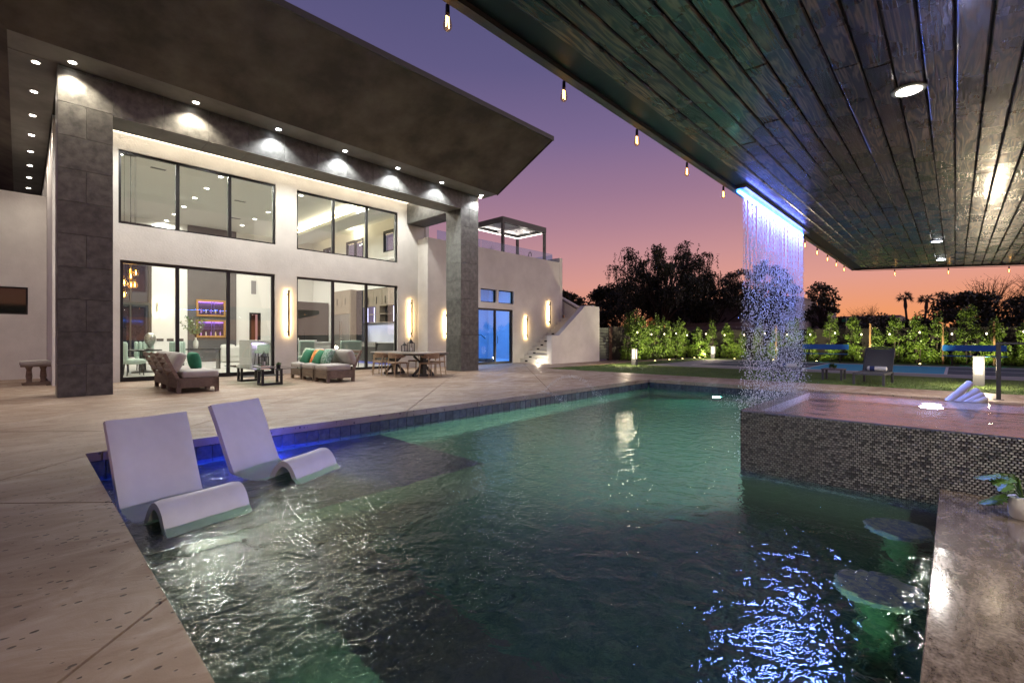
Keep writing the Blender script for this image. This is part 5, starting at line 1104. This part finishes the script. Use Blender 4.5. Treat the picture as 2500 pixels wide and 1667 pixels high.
def uplight(x, y, dx, dy, pw_=40):
    pw_ *= 7
    t_ = thing('garden_uplight', 'small ground spotlight shining up into the hedge', 'spotlight', (x,y,-.1), 0, 'uplights in front of the hedge')
    o = MB().lathe([(.035,0),(.04,.02),(.045,.12)],12).build('housing', black_metal, t_, True); MB().lathe([(.038,.121),(.03,.128)],12).build('lens', up_m, t_, True)
    light('uplight_lamp', 'SPOT', (0,0,.2), pw_, (1,.90,.55), t_, (dx,dy,1.0), spot_size=R(120), spot_blend=.8, shadow_soft_size=.04)
for k in range(5): uplight(21.6+1.6*k, 10.75, .0, .8, 46)
for k in range(9): uplight(26.75, 10.6-1.9*k, .8, 0, 58)
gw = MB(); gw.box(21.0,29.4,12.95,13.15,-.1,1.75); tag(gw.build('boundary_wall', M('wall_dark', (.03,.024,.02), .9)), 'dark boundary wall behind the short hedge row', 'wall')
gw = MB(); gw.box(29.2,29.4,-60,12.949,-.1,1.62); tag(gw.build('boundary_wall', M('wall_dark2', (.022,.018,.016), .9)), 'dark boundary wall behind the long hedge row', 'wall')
gt = thing('side_gate', 'grey horizontal slat gate between the stair wall and hedge', 'gate', (19.75,12.85,0))
for k in range(11): MB().box(.05,.95,0,.03,.08+.145*k,.08+.145*k+.13).build('slat', M('gate_slat', (.10,.11,.10), .5) if k == 0 else bpy.data.materials['gate_slat'], gt)
for x in (0,.95): MB().box(x,x+.05,-.01,.04,0,1.75).build('gate_post', dark_metal, gt)
MB().box(1.01,1.3,0,.05,0,1.7).build('side_panel', M('rust_panel', (.10,.05,.035), .8), gt)
for k,(x,y) in enumerate(((28.0,2.95),(28.0,.39),(28.0,-1.18),(28.1,7.0),(24.6,12.3),(26.6,12.3))):
    t_ = thing('hedge_stake', 'thin brown timber stake rising out of the hedge', 'stake', (x,y,-.1), 0, 'timber stakes in the hedge'); MB().box(-.035,.035,-.035,.035,0,1.92).build('post', M('stake%d'%k, (.25,.14,.06), .8), t_)
glb = EM('globe_glow', (1,.86,.6), 5)
for k in range(15):
    y = 10.6-1.05*k; o = MB().lathe([(.008,.05),(.025,.03),(.032,0),(.022,-.028),(.005,-.035)],8).build('festoon_bulb', glb, None, True, loc=(27.7,y,1.33+.05*math.cos(k*2.1))); tag(o, 'tiny glowing festoon bulb strung along the long hedge row', 'bulb', 'festoon bulbs on the hedge')
for k in range(5):
    o = MB().lathe([(.008,.05),(.025,.03),(.032,0),(.022,-.028),(.005,-.035)],8).build('festoon_bulb', glb, None, True, loc=(21.4+1.5*k,11.6,1.36+.05*math.cos(k*2.3))); tag(o, 'tiny glowing festoon bulb strung along the short hedge row', 'bulb', 'festoon bulbs on the hedge')
def weeping_tree(loc, H, W, seed, lb, nb=30, dens=1.0):
    r7 = random.Random(seed); t_ = thing('weeping_tree', lb, 'tree', loc); tr_ = MB(); cr_ = MB(); tips = []
    base = [(0,0,0),(r7.uniform(-.2,.2),0,H*.13),(r7.uniform(-.4,.4),.1,H*.26)]; tr_.tube(base,[H*.035,H*.028,H*.024],8)
    for k in range(nb):
        a = k*2.399+r7.uniform(-.4,.4); q = (k+.5)/nb; rad = W*math.sqrt(1-.80*q*q)*r7.uniform(.72,1.05); rad = W*.22+rad*.62 if q > .8 else rad; zt = H*(.42+.55*q)*r7.uniform(.93,1.04); p0 = Vector(base[-1])*r7.uniform(.75,1); p3 = Vector((math.cos(a)*rad,math.sin(a)*rad,zt-H*.06)); mid = p0.lerp(p3,.62)+Vector((r7.gauss(0,.25),r7.gauss(0,.25),H*.13)); pts = [p0,p0.lerp(mid,.5)+Vector((r7.gauss(0,.2),r7.gauss(0,.2),.2)),mid,mid.lerp(p3,.6)+Vector((0,0,.25)),p3]
        tr_.tube(pts,[H*.011,H*.007,H*.0045,H*.002,H*.0008],5); tips += [p3, mid.lerp(p3,.6)+Vector((0,0,.2))]
        tips.append(mid+Vector((r7.gauss(0,.3),r7.gauss(0,.3),.05)))
    for p in tips:
        leafy(cr_, p+Vector((0,0,.05)), 60, (.55,.55,.28), .12, .26, .26, r7, .9)
        for k in range(int(r7.uniform(9,20)*dens)):
            q = p+Vector((r7.gauss(0,.34),r7.gauss(0,.34),r7.gauss(.12,.18))); n = int(r7.uniform(.07,.23)*H*6)
            for j in range(n):
                q = q+Vector((r7.gauss(0,.03),r7.gauss(0,.03),-.13))
                if q.z < .6: break
                for m_ in range(2):
                    u = Vector((r7.gauss(0,.09),r7.gauss(0,.09),-r7.uniform(.08,.20))); s2 = Vector((r7.gauss(0,1),r7.gauss(0,1),0)).normalized()*.05; b0 = len(cr_.v); cr_.v += [tuple(q),tuple(q+u*.5+s2),tuple(q+u),tuple(q+u*.5-s2)]; cr_.f.append((b0,b0+1,b0+2,b0+3)); cr_.m.append(0)
    tr_.build('trunk', bark, t_, True); cr_.build('crown', tree_leaf, t_)
def round_tree(loc, H, W, seed, lb, n=70, L=(.15,.32), per=55, bare=False, trunk=.3, mat=None):
    r7 = random.Random(seed); t_ = thing('bare_tree' if bare else 'leafy_tree', lb, 'tree', loc); tr_ = MB(); cr_ = MB(); tr_.tube([(0,0,0),(.1,0,H*trunk)],[H*.03,H*.022],7)
    for k in range(n):
        a = r7.uniform(0,2*PI); zz = H*trunk+(1-trunk)*H*r7.random()**.8; q = (zz-H*trunk)/((1-trunk)*H); w_ = W*math.sqrt(max(.05,1-(q*1.05-.35)**2/.55))*r7.uniform(.35,1); p = Vector((math.cos(a)*w_,math.sin(a)*w_,zz)); m_ = Vector((p.x*.4,p.y*.4,H*trunk+(zz-H*trunk)*.5))
        tr_.tube([(.1,0,H*trunk*.95),m_,p],[H*.011,H*.006,H*.0015],4)
        if bare:
            for j in range(7): e = p+Vector((r7.gauss(0,W*.16),r7.gauss(0,W*.16),r7.uniform(0,H*.12))); tr_.tube([m_+(p-m_)*r7.random(),e],[H*.003,H*.0008],3)
        leafy(cr_, p, per, (W*.2,W*.2,W*.16), L[0], L[1], .4, r7)
    tr_.build('trunk', bark, t_, True)
    cr_.build('crown', mat or tree_leaf, t_)
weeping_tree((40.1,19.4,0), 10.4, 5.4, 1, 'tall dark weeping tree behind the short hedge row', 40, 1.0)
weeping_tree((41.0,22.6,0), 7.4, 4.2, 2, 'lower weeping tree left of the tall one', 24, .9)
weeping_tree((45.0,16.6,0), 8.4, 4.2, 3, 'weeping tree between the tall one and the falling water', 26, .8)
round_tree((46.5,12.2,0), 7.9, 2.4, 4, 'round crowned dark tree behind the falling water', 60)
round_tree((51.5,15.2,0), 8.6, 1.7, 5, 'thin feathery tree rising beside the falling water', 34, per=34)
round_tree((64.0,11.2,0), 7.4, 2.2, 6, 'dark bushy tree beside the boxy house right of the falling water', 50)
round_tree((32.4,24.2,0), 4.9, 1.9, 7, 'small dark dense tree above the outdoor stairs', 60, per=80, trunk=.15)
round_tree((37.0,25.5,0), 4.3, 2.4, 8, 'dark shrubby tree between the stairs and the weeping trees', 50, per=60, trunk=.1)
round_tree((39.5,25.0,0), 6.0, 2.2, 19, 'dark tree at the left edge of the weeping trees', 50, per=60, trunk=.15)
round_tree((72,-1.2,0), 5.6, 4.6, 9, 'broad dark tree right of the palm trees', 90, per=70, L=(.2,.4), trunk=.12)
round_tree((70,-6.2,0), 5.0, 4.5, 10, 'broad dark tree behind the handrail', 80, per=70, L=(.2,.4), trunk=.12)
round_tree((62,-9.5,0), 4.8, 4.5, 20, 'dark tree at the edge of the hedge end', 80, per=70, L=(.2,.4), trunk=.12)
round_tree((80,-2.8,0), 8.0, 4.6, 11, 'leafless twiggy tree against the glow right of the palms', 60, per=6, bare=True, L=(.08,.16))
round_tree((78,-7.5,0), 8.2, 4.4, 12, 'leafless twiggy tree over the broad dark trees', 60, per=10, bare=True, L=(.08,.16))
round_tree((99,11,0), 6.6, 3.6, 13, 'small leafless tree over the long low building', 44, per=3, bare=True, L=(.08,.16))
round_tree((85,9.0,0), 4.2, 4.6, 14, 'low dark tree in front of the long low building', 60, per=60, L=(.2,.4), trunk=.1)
round_tree((85,4.2,0), 3.6, 2.6, 15, 'small round dark tree at the foot of the palms', 40, per=60, L=(.2,.4), trunk=.1)
def palm(loc, H, seed, lb):
    r7 = random.Random(seed); t_ = thing('palm_tree', lb, 'palm tree', loc); lean = r7.uniform(-.6,.6)
    MB().tube([(0,0,0),(lean*.2,-lean*.4,H*.4),(lean*.3,-lean,H*.75),(lean*.35,-lean*1.05,H*.82),(lean*.4,-lean*1.2,H)],[.30,.2,.18,.30,.2],8).build('trunk', bark, t_, True); cr_ = MB(); top = Vector((lean*.4,-lean*1.2,H))
    for k in range(26):
        a = r7.uniform(0,2*PI); e = r7.uniform(-.35,1.2); d = Vector((math.cos(a)*math.cos(e),math.sin(a)*math.cos(e),math.sin(e))); L_ = r7.uniform(1.0,1.55); hub = top+d*L_*.55
        cr_.tube([top,hub],.03,4)
        for j in range(11):
            s2 = d.orthogonal().normalized(); s2.rotate(Matrix.Rotation(r7.uniform(0,6.28),3,d)); u = (d+s2*.75).normalized()*L_*.62+Vector((0,0,-.35*r7.random())); w_ = u.orthogonal().normalized()*.07; b0 = len(cr_.v); cr_.v += [tuple(hub-w_),tuple(hub+w_),tuple(hub+u)]; cr_.f.append((b0,b0+1,b0+2)); cr_.m.append(0)
    cr_.build('crown', palm_leaf, t_)
palm((118,6.5,0), 9.0, 1, 'slender fan palm over the long low building, the left one of the pair'); palm((119.5,4.6,0), 8.6, 2, 'slender fan palm standing beside another against the orange glow'); palm((149,1.9,0), 11.2, 3, 'far fan palm rising behind the broad dark trees')
# neighbouring houses
def house_box(lb, parts, mat, wins=()):
    t_ = thing('neighbour_house', lb, 'house', (parts[0][0],parts[0][2],0)); ox, oy = parts[0][0], parts[0][2]
    for (x0,x1,y0,y1,h_) in parts: MB().box(x0-ox,x1-ox,y0-oy,y1-oy,0,h_).build('wall', mat, t_); MB().box(x0-ox-.1,x1-ox+.1,y0-oy-.1,y1-oy+.1,h_+.002,h_+.15).build('parapet', mat, t_)
    for (x,y0,y1,z0,z1) in wins: wf_ = MB().box(x-ox-.03,x-ox-.001,y0-oy,y1-oy,z0,z1).build('window', M('nb_pane', (.01,.01,.014), .15), t_); MB().box(x-ox-.06,x-ox-.031,y0-oy-.05,y1-oy+.05,z0-.08,z0).build('sill', mat, wf_)
taupe = M('nb_stucco', (.26,.22,.20), .9, col2=(.21,.18,.165), vscale=.8); pale = M('nb_stucco_pale', (.36,.32,.30), .9, col2=(.3,.27,.25), vscale=.8)
house_box('flat roofed taupe house behind the weeping trees', [(47.5,56,15.6,22.5,4.9),(46.6,47.4,14.2,17.5,4.2),(43.0,47.3,13.2,19,2.4)], taupe, [(47.5,18.4,19.4,1.8,3.6),(47.5,20.6,21.4,1.8,3.6)])
house_box('pale flat roofed house behind the falling water', [(66,78,14.3,21,6.3)], pale, [(66,16,17,3,4.6)])
house_box('boxy two tone house right of the falling water', [(75,84,12.9,15.2,5.5),(74.2,74.9,12.5,13.6,5.2)], pale, [(75,14.0,14.6,2.6,4)])
house_box('long low building behind the small leafless tree', [(112,125,7.4,20.5,5.35),(109,111.9,9,13,4.9)], pale)
nw = MB(); nw.box(36,36.3,10,24,0,1.9); tag(nw.build('street_wall', M('street_wall', (.13,.105,.09), .9)), 'low dark street wall beyond the hedge under the weeping trees', 'wall')
sg = thing('road_sign', 'orange diamond road sign with black arrow above the hedge', 'road sign', (33.5,17.0,0), R(-45)); MB().tube([(0,.02,0),(0,.02,2.7)],.03,8).build('post', steel, sg)
o = MB().box(-.3,.3,-.012,0,-.3,.3).build('sign_plate', M('sign_orange', (.75,.22,.02), .5), sg); o.rotation_euler = (0,PI/4,0); o.location = (0,-.0,2.36)
MB().box(-.03,.03,-.020,-.013,2.18,2.42).build('arrow_shaft', black_metal, sg); MB().box(-.1,.03,-.0205,-.0135,2.36,2.42).build('arrow_bend', black_metal, sg); MB().prism([(-.2,2.39),(-.1,2.48),(-.1,2.30)],'y',-.020,-.013).build('arrow_head', black_metal, sg)
gs = thing('street_name_sign', 'small green street name sign behind the falling water', 'street sign', (52,7.2,0)); MB().tube([(0,0,0),(0,0,3.0)],.03,6).build('post', steel, gs); MB().box(-.02,.02,-.55,.35,2.65,2.95).build('sign_plate', M('sign_green', (.0,.18,.08), .5), gs)
fl = thing('wall_floodlight', 'small warm floodlight on the far building between the hedge and palms', 'lamp', (108.8,9.9,3.0)); MB().box(-.2,0,-1.2,1.2,-.25,.25).build('lens', EM('flood', (1,.7,.35), 6), fl)
